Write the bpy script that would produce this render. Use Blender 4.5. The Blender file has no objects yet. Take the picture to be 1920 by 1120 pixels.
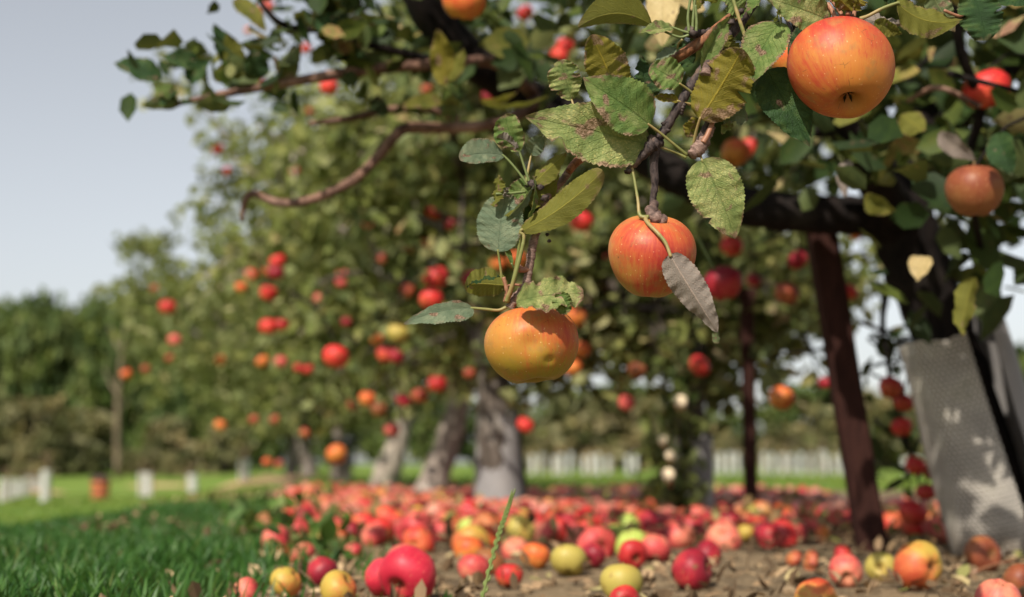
import bpy, math, random
import numpy as np
from mathutils import Vector, Matrix, Quaternion

C = bpy.context.scene.collection
sc = bpy.context.scene
R = math.radians
# ------------------------------------------------------------------ camera, sky, sun, exposure
F = 1920 * 50 / 36.0            # focal length in photograph pixels
CAM_Z = 0.16
PITCH = math.atan((870 - 560) / F)
D0 = 1.13                       # depth of the sharp plane
cam_d = bpy.data.cameras.new('camera'); cam = bpy.data.objects.new('camera', cam_d); C.objects.link(cam)
cam.location = (0, 0, CAM_Z); cam.rotation_euler = (R(90) + PITCH, 0, 0)
cam_d.lens = 50; cam_d.sensor_width = 36; cam_d.sensor_fit = 'HORIZONTAL'
cam_d.clip_start = 0.05; cam_d.clip_end = 1500
cam_d.dof.use_dof = True; cam_d.dof.focus_distance = D0; cam_d.dof.aperture_fstop = 4.9
sc.camera = cam
SUN_EL, SUN_AZ = 43.0, 24.0     # elevation; degrees left of straight behind the camera
world = bpy.data.worlds.new('World'); sc.world = world; world.use_nodes = True
wn = world.node_tree
sky = wn.nodes.new('ShaderNodeTexSky'); sky.sky_type = 'NISHITA'; sky.sun_disc = False
sky.sun_elevation = R(SUN_EL); sky.sun_rotation = R(180 + SUN_AZ)
sky.air_density = 1.0; sky.dust_density = 1.2; sky.ozone_density = 1.0
hs = wn.nodes.new('ShaderNodeHueSaturation'); hs.inputs['Saturation'].default_value = 0.30; hs.inputs['Value'].default_value = 1.12
bg = wn.nodes['Background']; bg.inputs['Strength'].default_value = 0.088
wn.links.new(sky.outputs[0], hs.inputs['Color']); wn.links.new(hs.outputs[0], bg.inputs['Color'])
sun_d = bpy.data.lights.new('sun', 'SUN'); sun_d.energy = 5.0; sun_d.angle = R(0.5); sun_d.color = (1.0, 0.91, 0.78)
sun = bpy.data.objects.new('sun', sun_d); C.objects.link(sun)
SUNV = Vector((-math.sin(R(SUN_AZ)) * math.cos(R(SUN_EL)), -math.cos(R(SUN_AZ)) * math.cos(R(SUN_EL)), math.sin(R(SUN_EL))))
sun.rotation_euler = SUNV.to_track_quat('Z', 'Y').to_euler(); sun.location = SUNV * 30
sc.view_settings.view_transform = 'Standard'; sc.view_settings.look = 'None'
sc.view_settings.gamma = 1; sc.view_settings.use_curve_mapping = False
sc.view_settings.exposure = 0.43
sc.render.engine = 'CYCLES'
sc.cycles.use_denoising = True
sc.cycles.max_bounces = 6; sc.cycles.diffuse_bounces = 2; sc.cycles.transparent_max_bounces = 12

rng = np.random.default_rng(11); random.seed(11)

# ------------------------------------------------------------------ helpers
def P(px, py, D=D0):
    """photograph pixel + depth along the lens axis -> point in the orchard"""
    a, b = (px - 960) / F, (560 - py) / F
    c, s = math.cos(PITCH), math.sin(PITCH)
    return Vector((a * D, (c - b * s) * D, CAM_Z + (s + b * c) * D))
def px_of(pts):
    p = np.asarray(pts, float) - np.array([0, 0, CAM_Z]); c, s = math.cos(PITCH), math.sin(PITCH)
    D = p[:, 1] * c + p[:, 2] * s; u = -p[:, 1] * s + p[:, 2] * c
    D = np.where(D < 1e-3, 1e-3, D)
    return 960 + p[:, 0] / D * F, 560 - u / D * F, D
def sstep(a, b, x):
    t = np.clip((np.asarray(x, float) - a) / (b - a), 0, 1); return t * t * (3 - 2 * t)
def bumps(x, y):
    return (np.sin(x * 7.1 + 1.3 * np.sin(y * 3.3)) * np.sin(y * 6.3 + 1.1 * np.sin(x * 4.7)) * 0.006
            + np.sin(x * 23 + np.sin(y * 17) * 1.4) * np.sin(y * 21 + np.sin(x * 13)) * 0.0035)
def lateral(x, y):
    return x + 0.14 * y
def ground_z(x, y):
    x = np.asarray(x, float); y = np.asarray(y, float); u = lateral(x, y)
    z = -0.40 * sstep(4.2, 16, y) * sstep(-0.2, -2.2, u) * (1 - 0.45 * sstep(26, 60, y))
    z = z - 0.05 * sstep(8, 25, y) * sstep(-0.2, 0.6, u)
    return z + bumps(x, y) * (1 - sstep(6, 14, y))
def at_ground(px, py):
    lo = 0.8
    for D in np.geomspace(0.8, 200, 900):
        p = P(px, py, D)
        if p.z <= float(ground_z(p.x, p.y)): return p, D
        lo = D
    p = P(px, py, 60); return p, 60

def tag(o, label=None, cat=None, group=None, kind=None):
    if label: o['label'] = label
    if cat: o['category'] = cat
    if group: o['group'] = group
    if kind: o['kind'] = kind
    return o
def empty(name, loc=(0, 0, 0)):
    o = bpy.data.objects.new(name, None); C.objects.link(o); o.location = loc; o.empty_display_size = 0.1
    o.matrix_world = Matrix.Translation(loc)
    return o
def link(name, me, parent=None, mat=None):
    if mat is not None and not me.materials: me.materials.append(mat)
    o = bpy.data.objects.new(name, me); C.objects.link(o)
    if parent is not None:
        o.parent = parent; o.matrix_parent_inverse = parent.matrix_world.inverted()
    return o
def mesh(name, V, Fa, smooth=True):
    me = bpy.data.meshes.new(name)
    me.from_pydata(V.tolist() if hasattr(V, 'tolist') else [tuple(v) for v in V], [], Fa)
    if smooth: me.polygons.foreach_set('use_smooth', [True] * len(me.polygons))
    me.update()
    return me
def catmull(pts, n):
    pts = [Vector(p) for p in pts]
    if len(pts) < 3: return [pts[0].lerp(pts[-1], i / n) for i in range(n + 1)], [i / n for i in range(n + 1)]
    out, prm = [], []
    m = len(pts) - 1
    for i in range(n + 1):
        t = i / n * m; k = min(int(t), m - 1); f = t - k
        p0 = pts[k - 1] if k > 0 else pts[0] * 2 - pts[1]
        p1, p2 = pts[k], pts[k + 1]
        p3 = pts[k + 2] if k + 2 <= m else pts[m] * 2 - pts[m - 1]
        out.append(0.5 * ((2 * p1) + (p2 - p0) * f + (2 * p0 - 5 * p1 + 4 * p2 - p3) * f * f + (3 * p1 - p0 - 3 * p2 + p3) * f ** 3))
        prm.append(t)
    return out, prm
class MB:
    def __init__(s): s.v = []; s.f = []
    def tube(s, pts, radii, n=8, steps=None, knob=0.0, seed=0, caps=True):
        steps = steps or max(4, (len(pts) - 1) * 4)
        ctr, prm = catmull(pts, steps)
        rr = np.interp(prm, np.linspace(0, max(1, len(pts) - 1) if len(pts) > 2 else 1, len(radii)), radii)
        r_ = np.random.default_rng(seed + 77); base = len(s.v); ref = None
        for i, c in enumerate(ctr):
            t = (ctr[min(i + 1, steps)] - ctr[max(i - 1, 0)])
            t = t.normalized() if t.length > 1e-9 else Vector((0, 0, 1))
            if ref is None:
                ref = Vector((1, 0, 0)) if abs(t.x) < 0.8 else Vector((0, 1, 0))
            a = (ref - t * ref.dot(t)).normalized(); ref = a; b = t.cross(a)
            ring = 1 + knob * (r_.random() - 0.35) * 1.6
            for k in range(n):
                q = rr[i] * (ring + knob * 0.6 * (r_.random() - 0.5)); th = 2 * math.pi * k / n
                s.v.append(tuple(c + a * (q * math.cos(th)) + b * (q * math.sin(th))))
        for i in range(steps):
            for k in range(n):
                k2 = (k + 1) % n
                s.f.append((base + i * n + k, base + i * n + k2, base + (i + 1) * n + k2, base + (i + 1) * n + k))
        if caps:
            s.f.append(tuple(base + k for k in reversed(range(n)))); s.f.append(tuple(base + steps * n + k for k in range(n)))
        return s
    def blob(s, c, r, n=7, m=5, seed=0, amp=0.25, sz=(1, 1, 1)):
        r_ = np.random.default_rng(seed); base = len(s.v); c = Vector(c)
        for i in range(m + 1):
            th = math.pi * i / m
            for k in range(n):
                ph = 2 * math.pi * k / n; q = r * (1 + amp * (r_.random() - 0.5) * 2)
                s.v.append((c.x + q * sz[0] * math.sin(th) * math.cos(ph), c.y + q * sz[1] * math.sin(th) * math.sin(ph), c.z + q * sz[2] * math.cos(th)))
        for i in range(m):
            for k in range(n):
                s.f.append((base + i * n + k, base + (i + 1) * n + k, base + (i + 1) * n + (k + 1) % n, base + i * n + (k + 1) % n))
        return s
    def build(s, name, mat, parent=None, smooth=True):
        return link(name, mesh(name, np.array(s.v), s.f, smooth), parent, mat)

# ------------------------------------------------------------------ materials
class NT:
    def __init__(s, name):
        s.m = bpy.data.materials.new(name); s.m.use_nodes = True; s.t = s.m.node_tree; s.n = s.t.nodes
        s.out = s.n['Material Output']; s.b = s.n['Principled BSDF']
    def set(s, sock, v):
        if isinstance(v, bpy.types.NodeSocket): s.t.links.new(v, sock)
        elif isinstance(v, (tuple, list)) and len(v) == 3 and sock.type == 'RGBA': sock.default_value = (*v, 1)
        else: sock.default_value = v
    def math(s, op, a, b=None, c=None, clamp=False):
        n = s.n.new('ShaderNodeMath'); n.operation = op; n.use_clamp = clamp
        s.set(n.inputs[0], a)
        if b is not None: s.set(n.inputs[1], b)
        if c is not None: s.set(n.inputs[2], c)
        return n.outputs[0]
    def ramp(s, x, lo, hi, a=0.0, b=1.0):
        n = s.n.new('ShaderNodeMapRange'); n.interpolation_type = 'SMOOTHSTEP'
        s.set(n.inputs[0], x); n.inputs[1].default_value = lo; n.inputs[2].default_value = hi
        n.inputs[3].default_value = a; n.inputs[4].default_value = b
        return n.outputs[0]
    def mix(s, f, a, b, mode='MIX'):
        n = s.n.new('ShaderNodeMix'); n.data_type = 'RGBA'; n.blend_type = mode; n.clamp_factor = True
        s.set(n.inputs['Factor'], f); s.set(n.inputs[6], a); s.set(n.inputs[7], b)
        return n.outputs[2]
    def cramp(s, x, stops):
        n = s.n.new('ShaderNodeValToRGB'); s.set(n.inputs[0], x); e = n.color_ramp.elements
        while len(e) < len(stops): e.new(0.5)
        for el, (p, c) in zip(e, stops): el.position = p; el.color = (*c, 1)
        return n.outputs[0]
    def noise(s, vec, scale, detail=3, rough=0.55, w=None, dist=0.0):
        n = s.n.new('ShaderNodeTexNoise')
        if w is not None: n.noise_dimensions = '4D'; s.set(n.inputs['W'], w)
        if vec is not None: s.set(n.inputs['Vector'], vec)
        n.inputs['Scale'].default_value = scale; n.inputs['Detail'].default_value = detail
        n.inputs['Roughness'].default_value = rough; n.inputs['Distortion'].default_value = dist
        return n.outputs['Fac']
    def voro(s, vec, scale, feat='F1', rand=1.0, out='Distance'):
        n = s.n.new('ShaderNodeTexVoronoi'); n.feature = feat; s.set(n.inputs['Vector'], vec); n.inputs['Scale'].default_value = scale
        n.inputs['Randomness'].default_value = rand
        return n.outputs[out]
    def vmath(s, op, a, b=None, out=0):
        n = s.n.new('ShaderNodeVectorMath'); n.operation = op; s.set(n.inputs[0], a)
        if b is not None: s.set(n.inputs[3 if op == 'SCALE' else 1], b)
        return n.outputs[out]
    def coord(s, k='Object'): return s.n.new('ShaderNodeTexCoord').outputs[k]
    def rand(s): return s.n.new('ShaderNodeObjectInfo').outputs['Random']
    def attr(s, k, out='Fac'):
        n = s.n.new('ShaderNodeAttribute'); n.attribute_name = k; return n.outputs[out]
    def sep(s, v):
        n = s.n.new('ShaderNodeSeparateXYZ'); s.set(n.inputs[0], v); return n.outputs
    def comb(s, x, y, z):
        n = s.n.new('ShaderNodeCombineXYZ'); s.set(n.inputs[0], x); s.set(n.inputs[1], y); s.set(n.inputs[2], z); return n.outputs[0]
    def bump(s, h, strength, dist=0.001):
        n = s.n.new('ShaderNodeBump'); s.set(n.inputs['Height'], h); n.inputs['Strength'].default_value = strength; n.inputs['Distance'].default_value = dist
        s.t.links.new(n.outputs[0], s.b.inputs['Normal']); return n.outputs[0]
    def hsv(s, col, h=0.5, sat=1.0, v=1.0):
        n = s.n.new('ShaderNodeHueSaturation'); s.set(n.inputs['Color'], col)
        s.set(n.inputs['Hue'], h); s.set(n.inputs['Saturation'], sat); s.set(n.inputs['Value'], v); return n.outputs[0]
    def fin(s, col, rough=0.6, spec=0.4):
        s.set(s.b.inputs['Base Color'], col); s.set(s.b.inputs['Roughness'], rough); s.b.inputs['Specular IOR Level'].default_value = spec
        return s.m

def leaf_translucent(t, col, tcol, amount):
    tr = t.n.new('ShaderNodeBsdfTranslucent'); t.set(tr.inputs['Color'], tcol)
    mx = t.n.new('ShaderNodeMixShader'); mx.inputs[0].default_value = amount
    t.t.links.new(t.b.outputs[0], mx.inputs[1]); t.t.links.new(tr.outputs[0], mx.inputs[2]); t.t.links.new(mx.outputs[0], t.out.inputs[0])

def mat_hero_leaf(name, dark, mid, pale, under, brown=0.35, speck=0.5, rough=0.45, trans=0.28, veincol=None):
    """leaf blade: herringbone veins, chlorotic speckle, brown scab blotches; a paler dull underside"""
    t = NT(name); uv = t.sep(t.coord('UV')); rnd = t.rand(); off = t.math('MULTIPLY', rnd, 37.0)
    u, v = uv[0], uv[1]
    tt = t.math('ABSOLUTE', t.math('MULTIPLY', t.math('SUBTRACT', u, 0.5), 2.0))
    pv = t.comb(t.math('MULTIPLY', u, 0.6), v, 0.0)
    big = t.noise(pv, 3.2, 4, 0.6, w=off); fine = t.noise(pv, 46, 3, 0.7, w=off); med = t.noise(pv, 11, 3, 0.6, w=t.math('ADD', off, 5.0))
    wob = t.math('MULTIPLY', t.math('SUBTRACT', med, 0.5), 0.9)
    sv = t.math('ADD', t.math('SUBTRACT', t.math('MULTIPLY', v, 9.5), t.math('MULTIPLY', t.math('POWER', tt, 0.85), t.math('ADD', 2.1, t.math('MULTIPLY', rnd, 1.4)))), t.math('ADD', wob, t.math('MULTIPLY', t.math('GREATER_THAN', u, 0.5), 0.43)))
    vein_d = t.math('PINGPONG', sv, 0.5)
    vein = t.math('SUBTRACT', 1.0, t.ramp(vein_d, 0.0, 0.085))
    midrib = t.math('SUBTRACT', 1.0, t.ramp(tt, 0.015, 0.06))
    veins = t.math('MAXIMUM', t.math('MULTIPLY', vein, 0.75), midrib)
    cells = t.voro(pv, 42, 'DISTANCE_TO_EDGE')
    net = t.math('SUBTRACT', 1.0, t.ramp(cells, 0.0, 0.12))
    base = t.cramp(t.math('ADD', t.math('MULTIPLY', big, 0.75), t.math('MULTIPLY', med, 0.3)), [(0.36, dark), (0.52, mid), (0.66, pale)])
    sp = t.math('MULTIPLY', t.ramp(fine, 0.50, 0.66), t.math('MULTIPLY', t.ramp(big, 0.38, 0.6), speck))
    base = t.mix(sp, base, (min(1, pale[0] * 1.7), min(1, pale[1] * 1.45), pale[2] * 1.25))
    base = t.mix(t.math('MULTIPLY', net, 0.28), base, dark)
    vc = veincol or (dark[0] * 1.0, dark[1] * 1.0, dark[2] * 1.1)
    top = t.mix(t.math('MULTIPLY', veins, 0.42), base, vc)
    # scab blotches and scorched margins
    blot = t.ramp(t.noise(pv, 4.3, 2, 0.5, w=t.math('ADD', off, 21.0)), 0.665 - brown * 0.16, 0.74 - brown * 0.16)
    edge = t.math('MULTIPLY', t.ramp(t.math('ADD', tt, t.math('MULTIPLY', t.math('SUBTRACT', med, 0.5), 0.7)), 0.84, 0.97), t.ramp(t.noise(pv, 2.6, 1, 0.5, w=t.math('ADD', off, 9.0)), 0.49, 0.56))
    tip = t.math('MULTIPLY', t.ramp(t.math('ADD', v, t.math('MULTIPLY', t.math('SUBTRACT', med, 0.5), 0.35)), 0.90, 0.98), brown * 1.6)
    blot = t.math('MAXIMUM', blot, tip)
    spot = t.math('MAXIMUM', blot, t.math('MULTIPLY', edge, min(1.0, brown * 1.6)))
    bc = t.mix(t.ramp(fine, 0.4, 0.6), (0.085, 0.038, 0.024), (0.33, 0.20, 0.15))
    top = t.mix(t.math('MULTIPLY', spot, 0.85), top, bc)
    und = t.mix(t.math('MULTIPLY', med, 0.7), under, (under[0] * 0.72, under[1] * 0.74, under[2] * 0.7))
    und = t.mix(t.math('MULTIPLY', veins, 0.75), und, (min(1, under[0] * 1.75), min(1, under[1] * 1.6), under[2] * 1.5))
    und = t.mix(t.math('MULTIPLY', spot, 0.75), und, bc)
    back = t.n.new('ShaderNodeNewGeometry').outputs['Backfacing']
    col = t.mix(back, top, und)
    h = t.math('SUBTRACT', t.math('ADD', t.math('MULTIPLY', cells, 1.4), t.math('MULTIPLY', fine, 0.35)), t.math('MULTIPLY', veins, 0.9))
    t.bump(h, 0.7, 0.0009)
    t.fin(col, t.math('ADD', rough + 0.06, t.math('MULTIPLY', med, 0.18)), 0.2)
    leaf_translucent(t, col, t.mix(0.5, col, (0.30, 0.32, 0.05)), trans)
    return t.m

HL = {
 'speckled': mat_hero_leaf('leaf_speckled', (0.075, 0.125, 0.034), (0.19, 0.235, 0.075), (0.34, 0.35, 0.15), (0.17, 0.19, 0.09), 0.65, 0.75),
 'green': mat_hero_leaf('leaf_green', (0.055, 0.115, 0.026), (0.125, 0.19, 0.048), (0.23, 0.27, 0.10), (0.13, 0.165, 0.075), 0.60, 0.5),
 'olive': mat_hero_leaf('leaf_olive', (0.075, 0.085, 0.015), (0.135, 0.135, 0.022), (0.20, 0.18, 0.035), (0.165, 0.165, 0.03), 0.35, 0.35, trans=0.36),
 'dark': mat_hero_leaf('leaf_dark_shaded', (0.012, 0.034, 0.010), (0.020, 0.052, 0.014), (0.05, 0.085, 0.022), (0.05, 0.07, 0.025), 0.15, 0.3, trans=0.07),  # dark green, deepened with the shadow these leaves hang in
 'blue': mat_hero_leaf('leaf_bluish', (0.075, 0.12, 0.072), (0.135, 0.18, 0.115), (0.21, 0.245, 0.155), (0.18, 0.21, 0.14), 0.35, 0.35, rough=0.5),
 'yellow': mat_hero_leaf('leaf_yellow', (0.10, 0.095, 0.010), (0.18, 0.155, 0.016), (0.28, 0.22, 0.04), (0.175, 0.148, 0.018), 0.75, 0.3, trans=0.32),
 'dry': mat_hero_leaf('leaf_dry', (0.155, 0.125, 0.11), (0.20, 0.165, 0.145), (0.25, 0.205, 0.175), (0.235, 0.20, 0.175), 0.12, 0.1, rough=0.7, trans=0.15, veincol=(0.34, 0.28, 0.22)),
 'cream': mat_hero_leaf('leaf_cream', (0.46, 0.36, 0.16), (0.62, 0.48, 0.24), (0.72, 0.58, 0.32), (0.6, 0.47, 0.25), 0.1, 0.2, trans=0.4),
}

def mat_crown(name, stops, trans=0.3, rough=0.5, spec=0.35, use_obj=False):
    t = NT(name)
    tint = t.rand() if use_obj else t.attr('tint')
    big = t.noise(t.coord('Object') if not use_obj else t.coord('Generated'), 1.6 if not use_obj else 3.0, 2)
    x = t.math('ADD', tint, t.math('MULTIPLY', t.math('SUBTRACT', big, 0.5), 0.35), clamp=True)
    col = t.cramp(x, stops)
    wn_ = t.coord('Object'); k_ = 5.0 if use_obj else 70.0
    col = t.mix(t.math('MULTIPLY', t.ramp(t.noise(wn_, k_, 4, 0.7), 0.42, 0.68), 0.55), col, t.hsv(col, 0.48, 1.1, 1.55))
    col = t.mix(t.math('MULTIPLY', t.ramp(t.noise(wn_, k_ * 0.55, 3, 0.65), 0.62, 0.72), 0.7), col, (0.11, 0.06, 0.03))
    back = t.n.new('ShaderNodeNewGeometry').outputs['Backfacing']
    col = t.mix(t.math('MULTIPLY', back, 0.55), col, t.hsv(col, 0.5, 0.72, 1.35))
    t.fin(col, rough + 0.08, spec * 0.4)
    leaf_translucent(t, col, t.mix(0.4, col, (0.28, 0.28, 0.05)), trans)
    return t.m
STOPS_NEAR = [(0.0, (0.009, 0.022, 0.006)), (0.4, (0.024, 0.046, 0.012)), (0.68, (0.065, 0.088, 0.02)), (0.86, (0.13, 0.13, 0.034)), (0.95, (0.24, 0.19, 0.07)), (1.0, (0.20, 0.10, 0.05))]  # dark leaf greens, with the shade inside the crown mixed into them
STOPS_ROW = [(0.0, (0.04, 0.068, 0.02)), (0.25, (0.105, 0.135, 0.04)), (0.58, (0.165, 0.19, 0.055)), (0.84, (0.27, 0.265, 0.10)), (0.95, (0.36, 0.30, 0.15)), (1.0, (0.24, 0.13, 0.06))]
STOPS_FOREST = [(0.0, (0.02, 0.04, 0.012)), (0.4, (0.05, 0.085, 0.02)), (0.7, (0.10, 0.135, 0.03)), (1.0, (0.17, 0.175, 0.05))]
STOPS_BRUSH = [(0.0, (0.05, 0.06, 0.024)), (0.4, (0.11, 0.115, 0.045)), (0.7, (0.17, 0.15, 0.06)), (1.0, (0.30, 0.23, 0.115))]
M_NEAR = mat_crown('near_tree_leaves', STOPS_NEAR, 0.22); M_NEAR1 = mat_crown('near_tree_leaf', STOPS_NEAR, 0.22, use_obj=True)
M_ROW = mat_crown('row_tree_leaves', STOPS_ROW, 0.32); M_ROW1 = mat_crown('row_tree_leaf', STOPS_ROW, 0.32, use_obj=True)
M_FOREST = mat_crown('forest_leaves', STOPS_FOREST, 0.2); M_BRUSH = mat_crown('brush_leaves', STOPS_BRUSH, 0.2)

def mat_apple(name, ground, red, deep, cover=0.5, axis=(0, 0.0, 1.0), green=None, streak=0.5, dots=0.5, hero=False, russet=0.35):
    """skin: ground colour, blush on the sun side, meridian streaks, lenticels, russet round the stalk"""
    t = NT(name); oc = t.coord('Object'); s = t.sep(oc); rnd = t.math('MULTIPLY', t.rand(), 29.0)
    flat = t.vmath('NORMALIZE', t.comb(s[0], s[1], 0.0))
    rad = t.vmath('LENGTH', t.comb(s[0], s[1], 0.0), out=1)
    sv = t.vmath('ADD', t.vmath('SCALE', flat, 1.0), t.comb(0.0, 0.0, t.math('MULTIPLY', s[2], 0.16)))
    st = t.noise(sv, 13, 4, 0.7, w=rnd); st2 = t.noise(sv, 46, 3, 0.7, w=rnd)
    bl = t.noise(oc, 1.25, 3, 0.55, w=rnd)
    ax = Vector(axis).normalized()
    side = t.vmath('DOT_PRODUCT', oc, tuple(ax), out=1)
    f = t.math('ADD', t.math('MULTIPLY', side, 0.36), t.math('ADD', t.math('MULTIPLY', t.math('SUBTRACT', bl, 0.5), 1.3), cover))
    f2 = t.math('ADD', f, t.math('MULTIPLY', t.math('SUBTRACT', st, 0.5), streak * (1.15 if hero else 1.2)))
    col = ground
    if green: col = t.mix(t.ramp(t.math('ADD', s[2], t.math('MULTIPLY', t.math('SUBTRACT', bl, 0.5), 0.7)), -0.75, -0.05), green, ground)
    col = t.mix(t.ramp(f2, 0.22, 0.80), col, red)
    col = t.mix(t.math('MULTIPLY', t.ramp(t.math('ADD', f2, t.math('MULTIPLY', t.math('SUBTRACT', st2, 0.5), 0.5)), 0.66, 1.05), 0.85), col, deep)
    dv = t.voro(oc, 11 if hero else 9, 'F1'); 
    dsel = t.voro(oc, 11 if hero else 9, 'F1', out='Color'); ds = t.sep(dsel)
    dot = t.math('MULTIPLY', t.math('SUBTRACT', 1.0, t.ramp(dv, 0.07, 0.19)), t.ramp(ds[0], 0.35, 0.6))
    col = t.mix(t.math('MULTIPLY', dot, dots), col, (0.75, 0.55, 0.28))
    if not hero:
        br_ = t.math('MULTIPLY', t.ramp(t.noise(oc, 1.5, 3, 0.6, w=t.math('ADD', rnd, 7.0)), 0.60, 0.68), 0.75)
        col = t.mix(br_, col, (0.16, 0.07, 0.028))
    dk = t.math('MULTIPLY', t.math('SUBTRACT', 1.0, t.ramp(t.voro(t.vmath('ADD', oc, (3.1, 1.7, 0.4)), 2.6), 0.05, 0.075)), t.ramp(t.noise(oc, 2, 1), 0.5, 0.55))
    col = t.mix(t.math('MULTIPLY', dk, 0.9), col, (0.07, 0.03, 0.012))
    if hero: col = t.mix(t.math('MULTIPLY', t.ramp(st2, 0.54, 0.64), t.math('MULTIPLY', t.ramp(f2, 0.05, 0.5), 0.75)), col, red)
    if hero:
        ck = t.math('MULTIPLY', t.math('SUBTRACT', 1.0, t.ramp(t.voro(t.vmath('ADD', oc, (0.3, 0.1, 0.7)), 3.3, 'DISTANCE_TO_EDGE'), 0.006, 0.018)), t.ramp(t.noise(oc, 4.5, 2, w=t.math('ADD', rnd, 3.0)), 0.60, 0.66))
        col = t.mix(t.math('MULTIPLY', ck, 0.8), col, (0.10, 0.05, 0.02))
        col = t.mix(t.math('MULTIPLY', t.ramp(t.noise(oc, 2.4, 5, 0.7, w=rnd), 0.52, 0.66), 0.42), col, (0.24, 0.15, 0.05))
    cup = t.math('MULTIPLY', t.math('SUBTRACT', 1.0, t.ramp(t.math('ADD', rad, t.math('MULTIPLY', t.math('SUBTRACT', st, 0.5), 0.3)), 0.10, 0.44)), russet)
    col = t.mix(cup, col, (0.21, 0.13, 0.045))
    t.bump(t.math('ADD', t.math('MULTIPLY', t.noise(oc, 5, 3), 1.0), t.math('MULTIPLY', dot, 0.05)), 0.25, 0.0006)
    rough = t.math('ADD', 0.35, t.math('MULTIPLY', t.noise(oc, 7, 5, 0.7), 0.30))
    t.fin(col, rough, 0.3)
    if hero:
        t.b.inputs['Subsurface Weight'].default_value = 0.12; t.b.inputs['Subsurface Radius'].default_value = (1.0, 0.4, 0.15); t.b.inputs['Subsurface Scale'].default_value = 0.004
    return t.m
AM = {
 'crimson': mat_apple('apple_crimson', (0.44, 0.08, 0.05), (0.34, 0.016, 0.028), (0.17, 0.008, 0.02), 0.85),
 'red': mat_apple('apple_red', (0.54, 0.12, 0.045), (0.46, 0.026, 0.024), (0.28, 0.012, 0.016), 0.70),
 'bright': mat_apple('apple_bright_red', (0.62, 0.12, 0.05), (0.56, 0.03, 0.026), (0.42, 0.016, 0.018), 0.75),
 'pink': mat_apple('apple_pinkish', (0.55, 0.20, 0.12), (0.50, 0.065, 0.062), (0.34, 0.025, 0.032), 0.66, streak=0.8),
 'orange': mat_apple('apple_orange', (0.56, 0.22, 0.045), (0.54, 0.09, 0.024), (0.42, 0.035, 0.016), 0.56),
 'blush': mat_apple('apple_yellow_blush', (0.40, 0.28, 0.05), (0.46, 0.11, 0.035), (0.36, 0.04, 0.02), 0.50, axis=(1, 0, 0.2)),
 'yellow': mat_apple('apple_yellow', (0.36, 0.29, 0.065), (0.42, 0.2, 0.045), (0.4, 0.1, 0.03), 0.06),
 'green': mat_apple('apple_green', (0.34, 0.42, 0.085), (0.4, 0.3, 0.06), (0.4, 0.15, 0.03), 0.0),
 'brown': mat_apple('apple_rotting', (0.25, 0.10, 0.035), (0.20, 0.05, 0.022), (0.10, 0.025, 0.014), 0.5),
 'rose': mat_apple('apple_rose_red', (0.55, 0.09, 0.07), (0.52, 0.026, 0.05), (0.36, 0.012, 0.03), 0.8),
 'dull': mat_apple('apple_dull_red', (0.42, 0.14, 0.05), (0.30, 0.045, 0.025), (0.16, 0.015, 0.014), 0.62),
}
M_STEM = NT('apple_stalk'); M_STEM = M_STEM.fin(M_STEM.mix(M_STEM.noise(M_STEM.coord(), 300, 2), (0.10, 0.05, 0.02), (0.22, 0.14, 0.06)), 0.75, 0.3)
M_CALYX = NT('apple_calyx').fin((0.035, 0.025, 0.012), 0.9, 0.2)

def mat_bark(name, a, b, c, sc_=60, stretch=0.25, rough=0.8, dist=0.004):
    t = NT(name); oc = t.coord('Object'); s = t.sep(oc)
    vv = t.comb(s[0], s[1], t.math('MULTIPLY', s[2], stretch))
    n1 = t.noise(vv, sc_, 5, 0.65, dist=0.6); n2 = t.noise(oc, sc_ * 0.2, 3)
    col = t.mix(t.ramp(n1, 0.35, 0.65), a, b); col = t.mix(t.ramp(n2, 0.52, 0.72), col, c)
    t.bump(n1, 0.8, dist)
    return t.fin(col, rough, 0.12)
M_BARK = mat_bark('shaded_bark', (0.005, 0.004, 0.004), (0.014, 0.010, 0.009), (0.022, 0.018, 0.015), 55)  # near black: the crown's shade is put into the bark colour
M_BARKROW = mat_bark('row_bark', (0.06, 0.048, 0.04), (0.15, 0.125, 0.105), (0.24, 0.215, 0.19), 40)
M_TWIG = mat_bark('dark_twig_bark', (0.022, 0.017, 0.018), (0.075, 0.056, 0.052), (0.15, 0.10, 0.075), 300, 0.6, 0.6, 0.0006)
M_TWIGR = mat_bark('red_twig_bark', (0.12, 0.052, 0.028), (0.26, 0.11, 0.055), (0.36, 0.23, 0.16), 260, 0.5, 0.5, 0.0005)
M_TWIGG = mat_bark('grey_twig_bark', (0.12, 0.075, 0.062), (0.27, 0.18, 0.15), (0.045, 0.032, 0.03), 240, 2.5, 0.6, 0.0008)
M_BRANCH = mat_bark('branch_bark', (0.075, 0.042, 0.032), (0.22, 0.125, 0.09), (0.30, 0.19, 0.15), 60, 0.5, 0.65, 0.002)
M_PET = NT('leaf_stalk'); _p = M_PET.noise(M_PET.coord('Object'), 60, 2)
M_PET = M_PET.fin(M_PET.mix(M_PET.ramp(_p, 0.4, 0.6), (0.16, 0.17, 0.05), (0.27, 0.20, 0.08)), 0.5, 0.4)
M_PETR = NT('leaf_stalk_red').fin((0.26, 0.12, 0.07), 0.5, 0.4)
M_PETD = NT('leaf_stalk_green').fin((0.12, 0.15, 0.05), 0.5, 0.4)

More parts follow.
